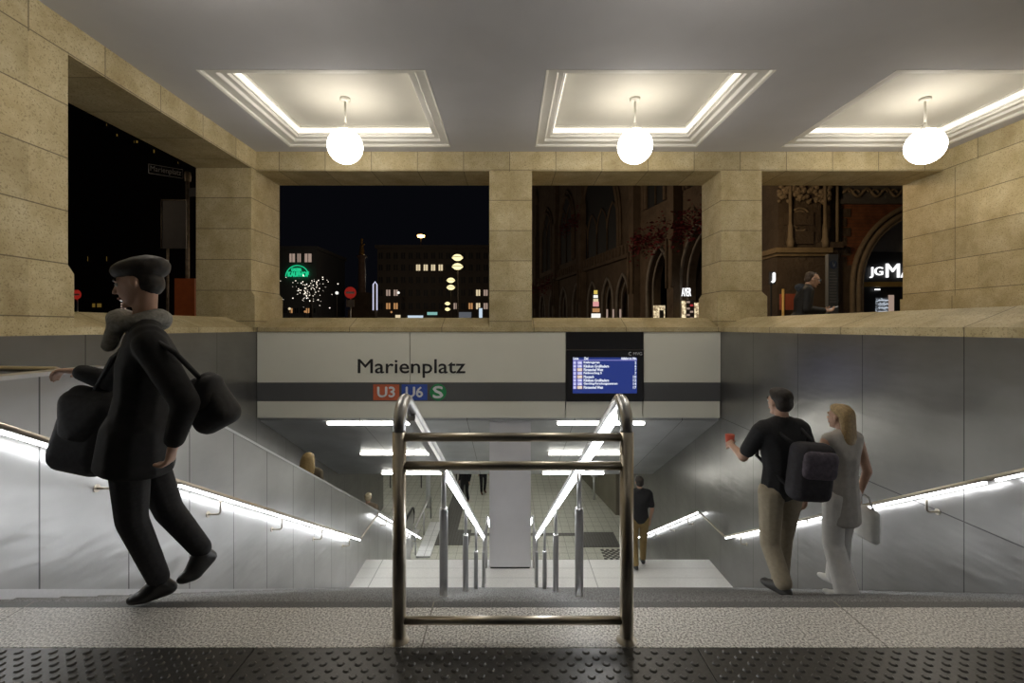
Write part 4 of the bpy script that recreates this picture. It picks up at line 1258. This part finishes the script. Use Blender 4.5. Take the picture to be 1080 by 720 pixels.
lit('display_figure', (696, 327), (700, 336), 29.3, DK, shop)
lit('shop_window', (719.5, 317), (724, 340), 26.3, DSP, shop); lit('shop_window', (733, 319), (741, 340), 26.3, DSP, shop)
lit('display_panel', (724, 316), (732, 340), 26.2, DK, shop)
for k in range(6): lit('display_panel', (724.6 + (k % 2) * 3.6, 317.5 + k * 3.4), (727.6 + (k % 2) * 3.6, 319.4 + k * 3.4), 26.1, RD if k == 1 else LITP, shop, .05)
a, b = at(718.8, 312.2, 26), at(728.6, 303.6, 26)
local(text('letters', 'AYER', a.x, b.x, a.z, b.z, 26, SIGNW, None, 0, .05), shop)
for x, w_ in ((640.5, 1.4), (647, 1.4), (654.4, 1.6)): lit('display_figure', (x - w_ / 2, 326), (x + w_ / 2, 336), 33, LITP, shop)
kio = empty('lit_kiosk', (at(628, 336, 31).x, 31, G))
for k, (x0_, x1_, y0_, y1_, m_) in enumerate(((626.6, 630.2, 306, 310, emit('yellow_sign', (1, .75, .15), .7)), (626.2, 630.6, 311, 314, LITC), (626, 631, 315, 318, LITW), (625.6, 631.6, 318, 323, emit('rose_sign', (1, .45, .45), .7)), (625.2, 632.4, 325, 329, LITO), (624, 633.4, 330.5, 340, LITC))):
    o = lit('sign_panel', (x0_, y0_), (x1_, y1_), 31, m_, kio)
lit('post', (628, 310), (629, 340), 31.2, GSD, kio)
tag(kio, 'small kiosk with stacked glowing panels in front of the dark arcade', 'kiosk')

# near pavilion of the town hall seen through the right window
MF = Matrix.Identity(4)
pav = empty('stone_gatehouse', (11, 17, G)); tag(pav, 'brown carved stone gatehouse with brick wall and large shop arch', 'building')
hq = lambda name, bm, mat, lab=None: hp_(name, bm, mat, lab, MF, pav)
bm = BM(); box(bm, 9.25, 10.95, 16.7, 18.2, G, EYE + 2.55); box(bm, 9.2, 11.0, 16.6, 18.2, G, EYE + .9); hq('pier_base', bm, GS)
bm = BM(); box(bm, 9.1, 11.05, 16.5, 18.2, EYE + 2.55, EYE + 2.72); box(bm, 9.2, 10.95, 16.6, 18.2, EYE + 2.45, EYE + 2.55); hq('string_course', bm, simple('ochre_stone', (.26, .19, .10), .8, 0, .2, 4))
bm = BM(); box(bm, 9.4, 10.9, 16.9, 18.2, EYE + 2.7, EYE + 9)
for z in (EYE + 2.9, EYE + 3.55): box(bm, 9.6, 10.6, 16.82, 16.9, z, z + .45)
hq('pier', bm, GS)
for x in (9.72, 10.92):
    bm = BM(); tube(bm, [(x, 16.72, EYE + 2.75), (x, 16.72, EYE + 2.95), (x, 16.72, EYE + 3.1), (x, 16.72, EYE + 3.5), (x, 16.72, EYE + 3.6), (x, 16.72, EYE + 6)], [.10, .13, .09, .08, .055, .055], 10); hq('colonnette', bm, simple('pale_shaft_stone', (.26, .20, .13), .7, 0, .15, 5) if x < 10 else bpy.data.materials['pale_shaft_stone'])
bm = BM(); random.seed(5)
for k in range(90):
    x = random.uniform(9.35, 11.15); z = EYE + random.uniform(4.35, 4.9)
    q_ = bmesh.ops.create_icosphere(bm, subdivisions=1, radius=random.uniform(.05, .12))
    for v in q_['verts']: v.co += Vector((x, 16.78, z))
for k in range(4):
    x = 10.1 + .26 * math.cos(k * 1.6); tube(bm, [(10.15 + .3 * math.cos(t), 16.86, EYE + 3.9 - .1 * k + .25 * math.sin(t)) for t in [k + .3 * i for i in range(9)]], .04, 6)
hq('carved_foliage', bm, bpy.data.materials['pale_shaft_stone'])
bm = BM(); box(bm, 10.95, 11.75, 17.1, 18.2, G, EYE + 9); box(bm, 10.85, 11.5, 16.9, 18.2, G, EYE + 2.75); box(bm, 10.75, 11.55, 16.7, 17.2, EYE + 2.75, EYE + 2.95); hq('buttress', bm, GS)
bm = BM(); tube(bm, [(11.5, 16.95, EYE + 2.95), (11.5, 16.95, EYE + 6)], .05, 8); hq('colonnette', bm, bpy.data.materials['pale_shaft_stone'])
# brick wall with the arch
jx, zs_, rr_ = 12.35, EYE + 1.5, 2.72
pts = [(jx + rr_ - rr_ * math.cos(R(90 * k / 12)), zs_ + rr_ * math.sin(R(90 * k / 12))) for k in range(13)]
pts = pts + [(2 * (jx + rr_) - x, z) for x, z in pts[:-1][::-1]]
bm = BM(); box(bm, 11.6, jx, 17.15, 18.0, G, EYE + 2.2, 1); box(bm, 11.6, jx, 17.15, 18.0, EYE + 2.2, EYE + 4.35, 0); box(bm, 2 * (jx + rr_) - jx, 21, 17.15, 18.0, G, EYE + 4.35, 1)
for (xa, za), (xb, zb) in zip(pts, pts[1:]): prism_xz(bm, [(xa, za), (xb, zb), (xb, EYE + 4.35), (xa, EYE + 4.35)], 17.15, 18.0, 0)
o = hq('brick_wall', bm, [BR, GS])
bm = BM()
for k in range(6): box(bm, 11.6, 11.95 + (.14 if k % 2 else 0), 17.11, 17.2, EYE + 2.2 + k * .34, EYE + 2.5 + k * .34)
hq('quoin', bm, GS)
bm = BM()
P3 = [(jx, 17.1, G)] + [(x, 17.1, z) for x, z in pts]
tube(bm, P3, .11, 8)
off = lambda d: [(jx - d, 17.08, G)] + [(jx + rr_ - (rr_ + d) * math.cos(R(90 * k / 14)), 17.08, zs_ + (rr_ + d) * math.sin(R(90 * k / 14))) for k in range(15)]
tube(bm, off(.22), .09, 8); tube(bm, off(-.12), .05, 8)
hq('arch_moulding', bm, bpy.data.materials['pale_shaft_stone'])
bm = BM(); box(bm, 11.6, 21, 17.0, 18, EYE + 4.35, EYE + 4.5); box(bm, 11.6, 21, 17.1, 18, EYE + 4.5, EYE + 5.0); box(bm, 11.6, 21, 16.9, 18, EYE + 5.0, EYE + 5.15); box(bm, 11.6, 21, 17.1, 18, EYE + 5.1, EYE + 9)
hq('frieze', bm, simple('grey_frieze_stone', (.13, .12, .11), .8, 0, .2, 5))
bm = BM(); tube(bm, [(11.8 + .08 * k, 17.06, EYE + 4.75 + .14 * math.sin(k * .75)) for k in range(70)], .05, 6)
for k in range(20): tube(bm, [(11.9 + .335 * k + .12 * math.cos(t), 17.05, EYE + 4.75 + .10 * math.sin(t)) for t in [.7 * i for i in range(6)]], .035, 5)
hq('scroll_carving', bm, bpy.data.materials['pale_shaft_stone'])
sh = empty('shop_front', (15, 17.6, G)); tag(sh, 'dark shop front with white letters JG MAYER and brass bar under the stone arch', 'shop')
bm = BM(); box(bm, 12.2, 18, 17.75, 17.85, EYE + 2.75, EYE + 4.4); o = local(new_obj('arch_glazing', bm, simple('lightened_arch_glass', (.30, .31, .32), .3)), sh)  # lighter grey of the glazing stands for dim light inside the shop
bm = BM(); box(bm, 12.2, 18, 17.65, 17.8, EYE + 1.65, EYE + 2.75); local(new_obj('fascia', bm, GLASS), sh)
bm = BM(); box(bm, 12.3, 18, 17.45, 17.6, EYE + 1.47, EYE + 1.64); local(new_obj('brass_bar', bm, BRASS), sh)
bm = BM(); box(bm, 12.2, 18, 17.7, 17.8, G, EYE + 1.47); local(new_obj('shop_window', bm, GLASS), sh)
bm = BM(); box(bm, 12.72, 12.80, 17.5, 17.58, G, EYE + 1.47); local(new_obj('door_bar', bm, BRASS), sh)
Ys = 17.62
def L(s, x0, x1, y0, y1):
    a, b = at(x0, y1, Ys), at(x1, y0, Ys)
    local(text('letters', s, a.x, b.x, a.z, b.z, Ys, SIGNW, None, 0, .05), sh)
L('JG', 917, 930.5, 281.5, 293); L('MAYER', 934, 1002, 278, 292.5)
DS2 = NT('counter_display'); nn = DS2.noise(9, 4, .8, sc=(1, 1, 2)); DS2.base((.1, .1, .1)); DS2.l(DS2.ramp(nn, [(.5, (.01, .012, .015)), (.62, (.55, .62, .7))]), DS2.b.inputs['Emission Color']); DS2.b.inputs['Emission Strength'].default_value = .7; DS2 = DS2.m
lit('display_case', (924, 314), (936, 332), 17.66, DS2, sh, .03); lit('display_case', (937.5, 311), (943, 332), 17.64, LITP, sh, .03)
for k in range(4): lit('shelf_light', (927, 316 + k * 4), (937, 317 + k * 4), 17.6, emit('shelf_light', (.8, .88, 1), .7) if k == 0 else bpy.data.materials['shelf_light'], sh, .03)
lit('small_sign', (923, 304.5), (928.5, 305.8), 17.6, SIGNW, sh, .03)
a, b = at(814, 297.5, 15.5), at(816.4, 288, 15.5)
jl = empty('lit_letter_sign', (a.x, 15.5, a.z)); local(text('letter', 'J', a.x, b.x, a.z, b.z, 15.5, SIGNW, None, .02, .05), jl)
bm = BM(); box(bm, a.x - .05, b.x + .05, 15.52, 15.6, a.z - .06, b.z + .05); local(new_obj('backing', bm, GLASS), jl)
bm = BM(); box(bm, a.x, a.x + .04, 15.56, 15.6, G, a.z); local(new_obj('post', bm, GLASS), jl)
tag(jl, 'small glowing white letter sign just right of the right stone pier', 'sign')
# information pillar
a = at(873.6, 268, 12.5); b = at(884.3, 268, 12.5)
ip = empty('information_pillar', ((a.x + b.x) / 2, 12.5, G))
bm = BM(); box(bm, a.x, b.x, 12.5, 12.62, G, a.z); local(new_obj('panel', bm, simple('grey_information_panel', (.06, .065, .07), .5)), ip)
cc = at(878.6, 279, 12.5)
bm = BM(); bmesh.ops.create_cone(bm, cap_ends=True, segments=24, radius1=.095, radius2=.095, depth=.012)
for v in bm.verts: v.co = Vector((v.co.x + cc.x, v.co.z + 12.49, v.co.y * 1.25 + cc.z))
o = local(new_obj('round_emblem', bm, simple('dark_blue_emblem', (.02, .035, .08), .4)), ip)
bm = BM(); tube(bm, [(cc.x - .02, 12.478, cc.z + .07), (cc.x, 12.478, cc.z - .02), (cc.x, 12.478, cc.z - .06)], .008, 6); tube(bm, [(cc.x + .03, 12.478, cc.z + .03), (cc.x + .02, 12.478, cc.z - .05)], .006, 6)
q_ = local(new_obj('figure_mark', bm, simple('pale_mark', (.3, .32, .36), .5)), ip)
bm = BM(); random.seed(2)
for k in range(11):
    z = cc.z - .22 - k * .075; box(bm, a.x + .03, b.x - random.uniform(.03, .08), 12.49, 12.5, z, z + .025)
local(new_obj('text_lines', bm, simple('dim_print', (.14, .14, .14), .6)), ip)
tag(ip, 'grey information pillar with dark blue round emblem right of the man with glasses', 'information pillar')
# low red panel beside the pier
bm = BM(); box(bm, 8.55, 9.3, 15.2, 15.3, EYE + .55, EYE + 1.05); o = new_obj('red_banner', bm, simple('faded_red_cloth', (.35, .08, .04), .7))
bm = BM(); tube(bm, [(8.6, 15.18, G), (8.6, 15.18, EYE + 1.2)], .04, 8); tube(bm, [(9.25, 15.18, G), (9.25, 15.18, EYE + 1.1)], .03, 8); new_obj('post', bm, BRASS, o)
tag(o, 'low red cloth banner on posts behind the man with glasses', 'banner')

# ---- buildings across the square, left
def block(name, lab, x0, x1, y0, y1, z1, mat, wins, dark=GLASS):
    e = empty(name, ((x0 + x1) / 2, y0, G)); tag(e, lab, 'building')
    bm = BM(); box(bm, x0, x1, y0, y1, G, z1); box(bm, x0 - .3, x1 + .3, y0 - .4, y1, z1, z1 + .5); local(new_obj('wall', bm, mat), e)
    for wx0, wx1, wz0, wz1, m_ in wins:
        bm = BM(); box(bm, wx0, wx1, y0 - .06, y0 + .05, wz0, wz1); o = local(new_obj('window', bm, m_ or dark), e)
        bm = BM(); box(bm, (wx0 + wx1) / 2 - .04, (wx0 + wx1) / 2 + .04, y0 - .12, y0 - .06, wz0, wz1); box(bm, wx0 - .1, wx1 + .1, y0 - .14, y0, wz0 - .15, wz0); q2 = new_obj('window_bar', bm, mat); q2.parent = o
    return e
PW = simple('dusky_render', (.10, .085, .07), .9, 0, .1, .5)
wins = []
Yc = 75; kx = Yc / F
lits = {(1, 5): LITW, (1, 6): LITW, (1, 7): LITW, (1, 8): LITW, (3, 1): LITP, (3, 2): LITP, (4, 1): LITO, (4, 2): LITO, (3, 13): LITW, (3, 14): LITP, (4, 13): LITW, (4, 14): LITP, (4, 10): LITP, (4, 12): LITO}
for r in range(5):
    for c in range(16):
        px = 399.5 + c * 7.9; py = (269.5, 282, 295, 308.5, 322.5)[r]
        a = at(px, py + 3.4, Yc); b = at(px + 4.2, py - 3, Yc)
        wins.append((a.x, b.x, a.z, b.z, lits.get((r, c))))
a = at(398, 262, Yc)
block('office_building', 'long dark building with rows of windows across the square, some lit', a.x, at(545, 0, Yc).x, Yc, Yc + 14, a.z, PW, wins)
Yk = 70
wins = []
for x0_, x1_ in ((305.5, 311), (313.8, 317.2), (321.5, 328.5)):
    a = at(x0_, 276.5, Yk); b = at(x1_, 267.5, Yk); wins.append((a.x, b.x, a.z, b.z, LITP))
for k in range(6):
    a = at(299 + k * 6, 330, Yk); b = at(302.5 + k * 6, 325, Yk); wins.append((a.x, b.x, a.z, b.z, LITO if k in (1, 4) else None))
a = at(334, 263.5, Yk)
ks = block('department_store', 'grey department store with green arched sign left of the column monument', at(262, 0, Yk).x, a.x, Yk, Yk + 12, a.z, simple('grey_store_cladding', (.12, .125, .13), .8, 0, .05, .5), wins)
gs = empty('green_store_sign', at(314.5, 292, Yk - .3))
a, b = at(305, 291.8, Yk), at(326.5, 286.9, Yk); local(text('letters', 'KAUFHOF', a.x, b.x, a.z, b.z, Yk - .3, GREEN, None, .05, .1), gs)
a, b = at(308.5, 286.2, Yk), at(319, 283, Yk); local(text('letters', 'GALERIA', a.x, b.x, a.z, b.z, Yk - .3, GREEN, None, .03, .1), gs)
bm = BM(); c0 = at(314.5, 291.8, Yk); tube(bm, [(c0.x + 1.65 * math.cos(t), Yk - .3, c0.z + 1.6 * math.sin(t)) for t in [R(180 - 9 * k) for k in range(19)]], .07, 6); local(new_obj('arc', bm, GREEN), gs)
tag(gs, 'green neon store sign with an arc over two rows of letters', 'sign')
# sparkling tree, monument column, lantern posts, signs
tr = empty('fairy_light_tree', at(328, 336, 50)); random.seed(9)
bm = BM(); b0 = at(328, 310, 50); tube(bm, [(b0.x, 50, G), (b0.x, 50, b0.z)], [.25, .12], 8)
for k in range(14):
    a = random.uniform(0, 2 * PI); tube(bm, [(b0.x, 50, b0.z - .5), (b0.x + math.cos(a) * random.uniform(.6, 1.6), 50 + math.sin(a), b0.z + random.uniform(-.3, 1.8))], [.06, .015], 5)
local(new_obj('branches', bm, GSD), tr)
bm = BM()
for k in range(110):
    c = Vector((b0.x + random.gauss(-.2, .85) , 50 + random.gauss(0, .6), b0.z + .3 + random.gauss(0, .75)))
    q_ = bmesh.ops.create_icosphere(bm, subdivisions=1, radius=random.uniform(.02, .06))
    for v in q_['verts']: v.co += c
o = local(new_obj('fairy_lights', bm, emit('fairy_light', (1, .9, .75), 2.2)), tr); o['kind'] = 'stuff'
tag(tr, 'small bare tree sparkling with fairy lights under the green store sign', 'tree')
mo = empty('monument_column', at(381.5, 336, 45))
c0 = at(381.5, 0, 45).x
bm = BM(); box(bm, c0 - .75, c0 + .75, 44.2, 45.8, G, at(0, 309, 45).z); box(bm, c0 - .95, c0 + .95, 44.0, 46, G, at(0, 327, 45).z); local(new_obj('pedestal', bm, GS), mo)
bm = BM(); lathe(bm, [(.42, at(0, 309, 45).z), (.36, at(0, 306, 45).z), (.30, at(0, 273, 45).z), (.48, at(0, 270.5, 45).z), (.48, at(0, 269.5, 45).z), (0, at(0, 269.5, 45).z)], 14, (c0, 45, 0)); local(new_obj('shaft', bm, simple('red_marble', (.17, .11, .09), .6, 0, .2, 3)), mo)
zb_ = at(0, 269.3, 45).z
st_ = melt('gilded_figure', [[(Vector((c0, 45, zb_ + .1)), (.28, .25, .1), None), (Vector((c0, 45, zb_ + .9)), (.18, .16, .2), None)], [(Vector((c0, 45, zb_ + 1.25)), (.14, .13, .16), None)], [(Vector((c0 + .1, 44.9, zb_ + .9)), .08, None), (Vector((c0 + .3, 44.9, zb_ + 1.05)), .06, None)], [(Vector((c0, 45, zb_ + 1.5)), (.16, .16, .1), None)]], .05, simple('gilding', (.55, .33, .10), .35, .8))
local(st_, mo)
tag(mo, 'slender column monument with small golden figure on top', 'monument')
LG = emit('lantern_glass', (1, .86, .45), 1.4)
LG2 = emit('lantern_core', (1, .95, .75), 4)
def lantern(x, ys, Y, lab, r):
    a = at(x, 0, Y); e = empty('street_lantern', (a.x, Y, G))
    bm = BM(); tube(bm, [(a.x, Y, G), (a.x, Y, G + .8), (a.x, Y, at(0, ys[0], Y).z)], [.09, .05, .035], 8); local(new_obj('post', bm, GSD), e)
    for yy in ys:
        z = at(0, yy, Y).z
        bm = BM(); lathe(bm, [(0, -.62 * r), (.5 * r, -.5 * r), (r, -.08 * r), (r, .08 * r), (.5 * r, .5 * r), (0, .62 * r)], 20, (a.x, Y, z)); local(new_obj('glass', bm, LG), e)
        bm = BM(); lathe(bm, [(r * 1.03, -.05 * r), (r * 1.05, 0), (r * 1.03, .05 * r)], 20, (a.x, Y, z)); local(new_obj('rim', bm, GSD), e)
    tag(e, lab, 'street lamp', 'double lanterns on the square')
lantern(482.5, (271.5, 281), 26, 'tall street lantern with two glowing discs, the largest and nearest', .30)
lantern(475.5, (295.5, 303), 36, 'middle-sized street lantern with two glowing discs below the largest', .32)
lantern(472, (320, 326), 52, 'smallest and farthest street lantern with two glowing discs', .30)
e = empty('floodlight', at(444, 249, 74)); a = at(444, 249, 76)
bm = BM(); tube(bm, [(a.x, 76, at(398, 262, 75).z + .5), (a.x, 76, a.z)], .07, 6); local(new_obj('mast', bm, GSD), e)
bm = BM(); lathe(bm, [(0, -.3), (.55, -.15), (.6, .15), (0, .3)], 14, (a.x, 76, a.z)); local(new_obj('lens', bm, emit('orange_floodlight', (1, .55, .15), 6)), e)
tag(e, 'bright orange floodlight on a mast above the dark building roof', 'floodlight')
def no_entry(x, y, r, Y, lab, sub=True):
    c = at(x, y, Y); k = Y / F; rr = r * k
    e = empty('no_entry_sign', (c.x, Y, G))
    bm = BM(); bmesh.ops.create_cone(bm, cap_ends=True, segments=28, radius1=rr, radius2=rr, depth=.03)
    for v in bm.verts: v.co = Vector((v.co.x + c.x, v.co.z + Y, v.co.y + c.z))
    local(new_obj('red_disc', bm, emit('sign_red_face', (.55, .03, .02), .35) if 'sign_red_face' not in bpy.data.materials else bpy.data.materials['sign_red_face']), e)
    bm = BM(); box(bm, c.x - rr * .72, c.x + rr * .72, Y - .03, Y - .018, c.z - rr * .17, c.z + rr * .17); local(new_obj('white_bar', bm, M['pale_text']), e)
    bm = BM(); tube(bm, [(c.x, Y + .05, G), (c.x, Y + .05, c.z + rr)], .03, 8); local(new_obj('post', bm, M['steel_sat']), e)
    if sub:
        bm = BM(); box(bm, c.x - .2, c.x + .2, Y - .02, Y + .01, c.z - rr - .42, c.z - rr - .06); local(new_obj('sub_plate', bm, simple('pale_plate', (.35, .30, .27), .6)), e)
    tag(e, lab, 'sign')
no_entry(369.5, 308.5, 6.1, 24, 'round red no entry sign with plate below, beside the column monument')
no_entry(80.5, 310.5, 5.0, 20, 'round red no entry sign half hidden by the left stone pier', False)
e = empty('lit_pylon', at(396, 336, 60)); 
a = at(393.6, 327, 60); b = at(397.6, 300, 60)
bm = BM(); tube(bm, [(a.x, 60, a.z), (a.x, 60, b.z), ((a.x + b.x) / 2, 60, b.z + .35), (b.x, 60, b.z), (b.x, 60, a.z)], .07, 6); local(new_obj('light_outline', bm, emit('violet_white_light', (.75, .75, 1), .9)), e)
bm = BM(); box(bm, a.x, b.x, 60.1, 60.2, G, b.z); local(new_obj('panel', bm, GSD), e)
tag(e, 'narrow pylon outlined in pale light with pointed top', 'pylon')
# distant lit shop signs and lamps near the ground
LM = [('small distant lamp at the lower left corner of the left window', 305.3, 325.5, 1.3, 55, LITW), ('small distant yellow lamp left of the fairy light tree trunk', 321.8, 328.5, 1.2, 55, LITO),
      ('white distant lamp left of the no entry sign', 355.3, 308.8, 1.7, 60, LITC), ('white distant lamp at the front of the dark long building', 420.2, 308.6, 1.4, 68, LITC), ('amber distant lamp low before the long building', 412.8, 329, 1.1, 68, LITO)]
for lab, x, y, r, Y, m_ in LM:
    c = at(x, y, Y); e = empty('distant_lamp', (c.x, Y, G))
    bm = BM(); bmesh.ops.create_uvsphere(bm, u_segments=12, v_segments=8, radius=r * Y / F)
    for v in bm.verts: v.co += c
    local(new_obj('globe', bm, m_), e); bm = BM(); tube(bm, [(c.x, Y, G), (c.x, Y, c.z)], .05, 6); local(new_obj('post', bm, GSD), e)
    tag(e, lab, 'lamp', 'distant lamps on the square')
TE = emit('teal_white_sign', (.35, .75, .7), .6); CW = emit('cool_white_sign', (.7, .85, 1), .8)
SHN = [('long pale lit shop sign at the foot of the dark building', 430, 446, 332.6, 335.4, CW), ('teal lit shop sign below the smallest lantern', 450.5, 461, 329.0, 332.0, TE),
       ('tall pale lit display right of the lanterns', 505.2, 508.6, 325, 336, CW), ('small white lit sign left of the long pale one', 417, 422, 332, 335, LITW), ('dim grey lit awning near the middle pier', 484, 497, 329, 336, emit('dim_awning', (.3, .33, .38), .3))]
for lab, x0_, x1_, y0_, y1_, m_ in SHN:
    Y = 66; a = at(x0_, y1_, Y); b = at(x1_, y0_, Y)
    bm = BM(); box(bm, a.x, b.x, Y, Y + .2, a.z, b.z); o = new_obj('lit_shop_sign', bm, m_)
    bm = BM(); box(bm, a.x - .1, b.x + .1, Y + .2, Y + .4, G, b.z + .1); new_obj('stand', bm, GSD, o)
    tag(o, lab, 'sign')

# ---- through the left opening
Yt = 11.0
e = empty('street_name_post', (at(197.8, 0, Yt).x, Yt, G)); cx = at(197.8, 0, Yt).x
PM = simple('weathered_post_metal', (.30, .25, .19), .5, .5, .3, 10)
bm = BM(); tube(bm, [(cx, Yt, G), (cx, Yt, at(0, 182, Yt).z)], .042, 10); lathe(bm, [(.06, -.12), (.075, 0), (.06, .1), (0, .12)], 12, (cx, Yt, at(0, 186, Yt).z)); local(new_obj('post', bm, PM), e)
NAVY = simple('navy_enamel', (.02, .022, .03), .4)
MS = Matrix.Translation((cx, Yt, 0)) @ Matrix.Rotation(R(38), 4, 'Z')
z1_ = at(0, 184.5, Yt).z; 
bm = BM(); box(bm, -.72, -.08, -.012, .012, z1_ - .11, z1_ + .11, 0, MS); o = local(new_obj('name_plate', bm, NAVY), e)
fr = BM(); tube(fr, [MS @ Vector(p) for p in ((-.71, -.016, z1_ - .1), (-.09, -.016, z1_ - .1), (-.09, -.016, z1_ + .1), (-.71, -.016, z1_ + .1), (-.71, -.016, z1_ - .1))], .006, 4); q_ = local(new_obj('plate_border', fr, M['pale_text']), e)
t_ = text('lettering', 'Marienplatz', -.68, -.12, z1_ - .075, z1_ + .075, -.014, M['pale_text'], None, 0, .003, MS); local(t_, e)
MS2 = Matrix.Translation((cx, Yt, 0)) @ Matrix.Rotation(R(-20), 4, 'Z'); z2_ = at(0, 203.5, Yt).z
bm = BM(); box(bm, .06, .7, -.012, .012, z2_ - .1, z2_ + .1, 0, MS2); local(new_obj('name_plate', bm, NAVY), e)
tag(e, 'weathered street post with dark Marienplatz name plate left of the corner pier', 'street sign')
a, b = at(170.5, 262, 10.9), at(196, 211, 10.9)
bm = BM(); box(bm, a.x, b.x, 10.9, 10.94, a.z, b.z); o = new_obj('notice_board', bm, simple('dull_grey_board', (.085, .08, .078), .5))
bm = BM(); tube(bm, [(a.x, 10.89, b.z), (b.x, 10.89, b.z)], .018, 6); tube(bm, [(a.x, 10.89, a.z), (a.x, 10.89, b.z)], .012, 6); tube(bm, [(a.x + .1, 10.95, G), (a.x + .1, 10.95, b.z)], .025, 6); new_obj('frame', bm, PM, o)
tag(o, 'blank dull grey board fixed beside the weathered street post', 'board')
a, b = at(184, 334, 10.8), at(205, 293.5, 10.8)
bm = BM(); box(bm, a.x, b.x, 10.8, 10.86, a.z, b.z); o = new_obj('orange_board', bm, simple('orange_panel', (.55, .13, .03), .5))
bm = BM(); box(bm, a.x, a.x + .05, 10.86, 10.9, G, a.z); box(bm, b.x - .05, b.x, 10.86, 10.9, G, a.z); new_obj('leg', bm, PM, o)
tag(o, 'orange board standing behind the head of the man in black', 'board')
e = empty('round_s_sign', at(130.5, 336, 30)); c = at(130.5, 314, 30)
a, b = at(128.6, 317, 30), at(133, 311.8, 30); local(text('letter', 'S', a.x, b.x, a.z, b.z, 29.9, LITC, None, .04, .05), e)
bm = BM()
for k in range(3):
    for x in (128.6, 132.2):
        a = at(x, 321 + k * 2.6, 30); b = at(x + 1.5, 319.6 + k * 2.6, 30); box(bm, a.x, b.x, 29.9, 29.95, a.z, b.z)
local(new_obj('lit_print', bm, LITP), e)
a, b = at(127.6, 329, 30), at(134.6, 310.5, 30); bm = BM(); box(bm, a.x, b.x, 30, 30.2, G, b.z); local(new_obj('panel', bm, NAVY), e)
tag(e, 'small lit sign with letter S and rows of print far behind the left ledge', 'sign')
Yb2 = 34
wins = []
for x, y, w_, h_, m_ in ((92, 116, .8, 3, None), (112, 132, .8, 3, LITO), (122, 143, 2, 3, LITO), (142, 150, 3.4, 3, LITO), (161, 160, 2, 4, LITO), (187, 172, 1, 2.4, LITO), (92, 273, .8, 5, LITO), (112, 273, .8, 5, LITO), (98, 322, 9, 4, LITP), (112, 320, 6, 3, None)):
    a = at(x, y + h_ / 2, Yb2); b = at(x + w_, y - h_ / 2, Yb2); wins.append((a.x, b.x, a.z, b.z, m_))
DIMO = emit('dim_gold_window', (.8, .5, .1), .12)
wins = [(a, b, c, d, DIMO if m_ is not None else None) for a, b, c, d, m_ in wins]
block('tall_dark_house', 'tall black house front with tiny gold lights behind the left opening', at(20, 0, Yb2).x, at(225, 0, Yb2).x, Yb2, Yb2 + 1.2, EYE + 17, simple('black_house_render', (.02, .018, .022), .9, 0, .2, .5), wins)

# added point lights without fixtures, brightening the fronts and the name post
lamp('added_square_light', (6.5, 13.5, 5.2), 170, (1, .72, .42), .25)
lamp('added_square_light', (0.5, 27, 6.0), 500, (1, .75, .5), .3)
lamp('added_square_light', (-14, 55, 7), 500, (1, .8, .6), .4)
lamp('added_square_light', (-11, 8.0, 5.0), 30, (1, .75, .5), .25)
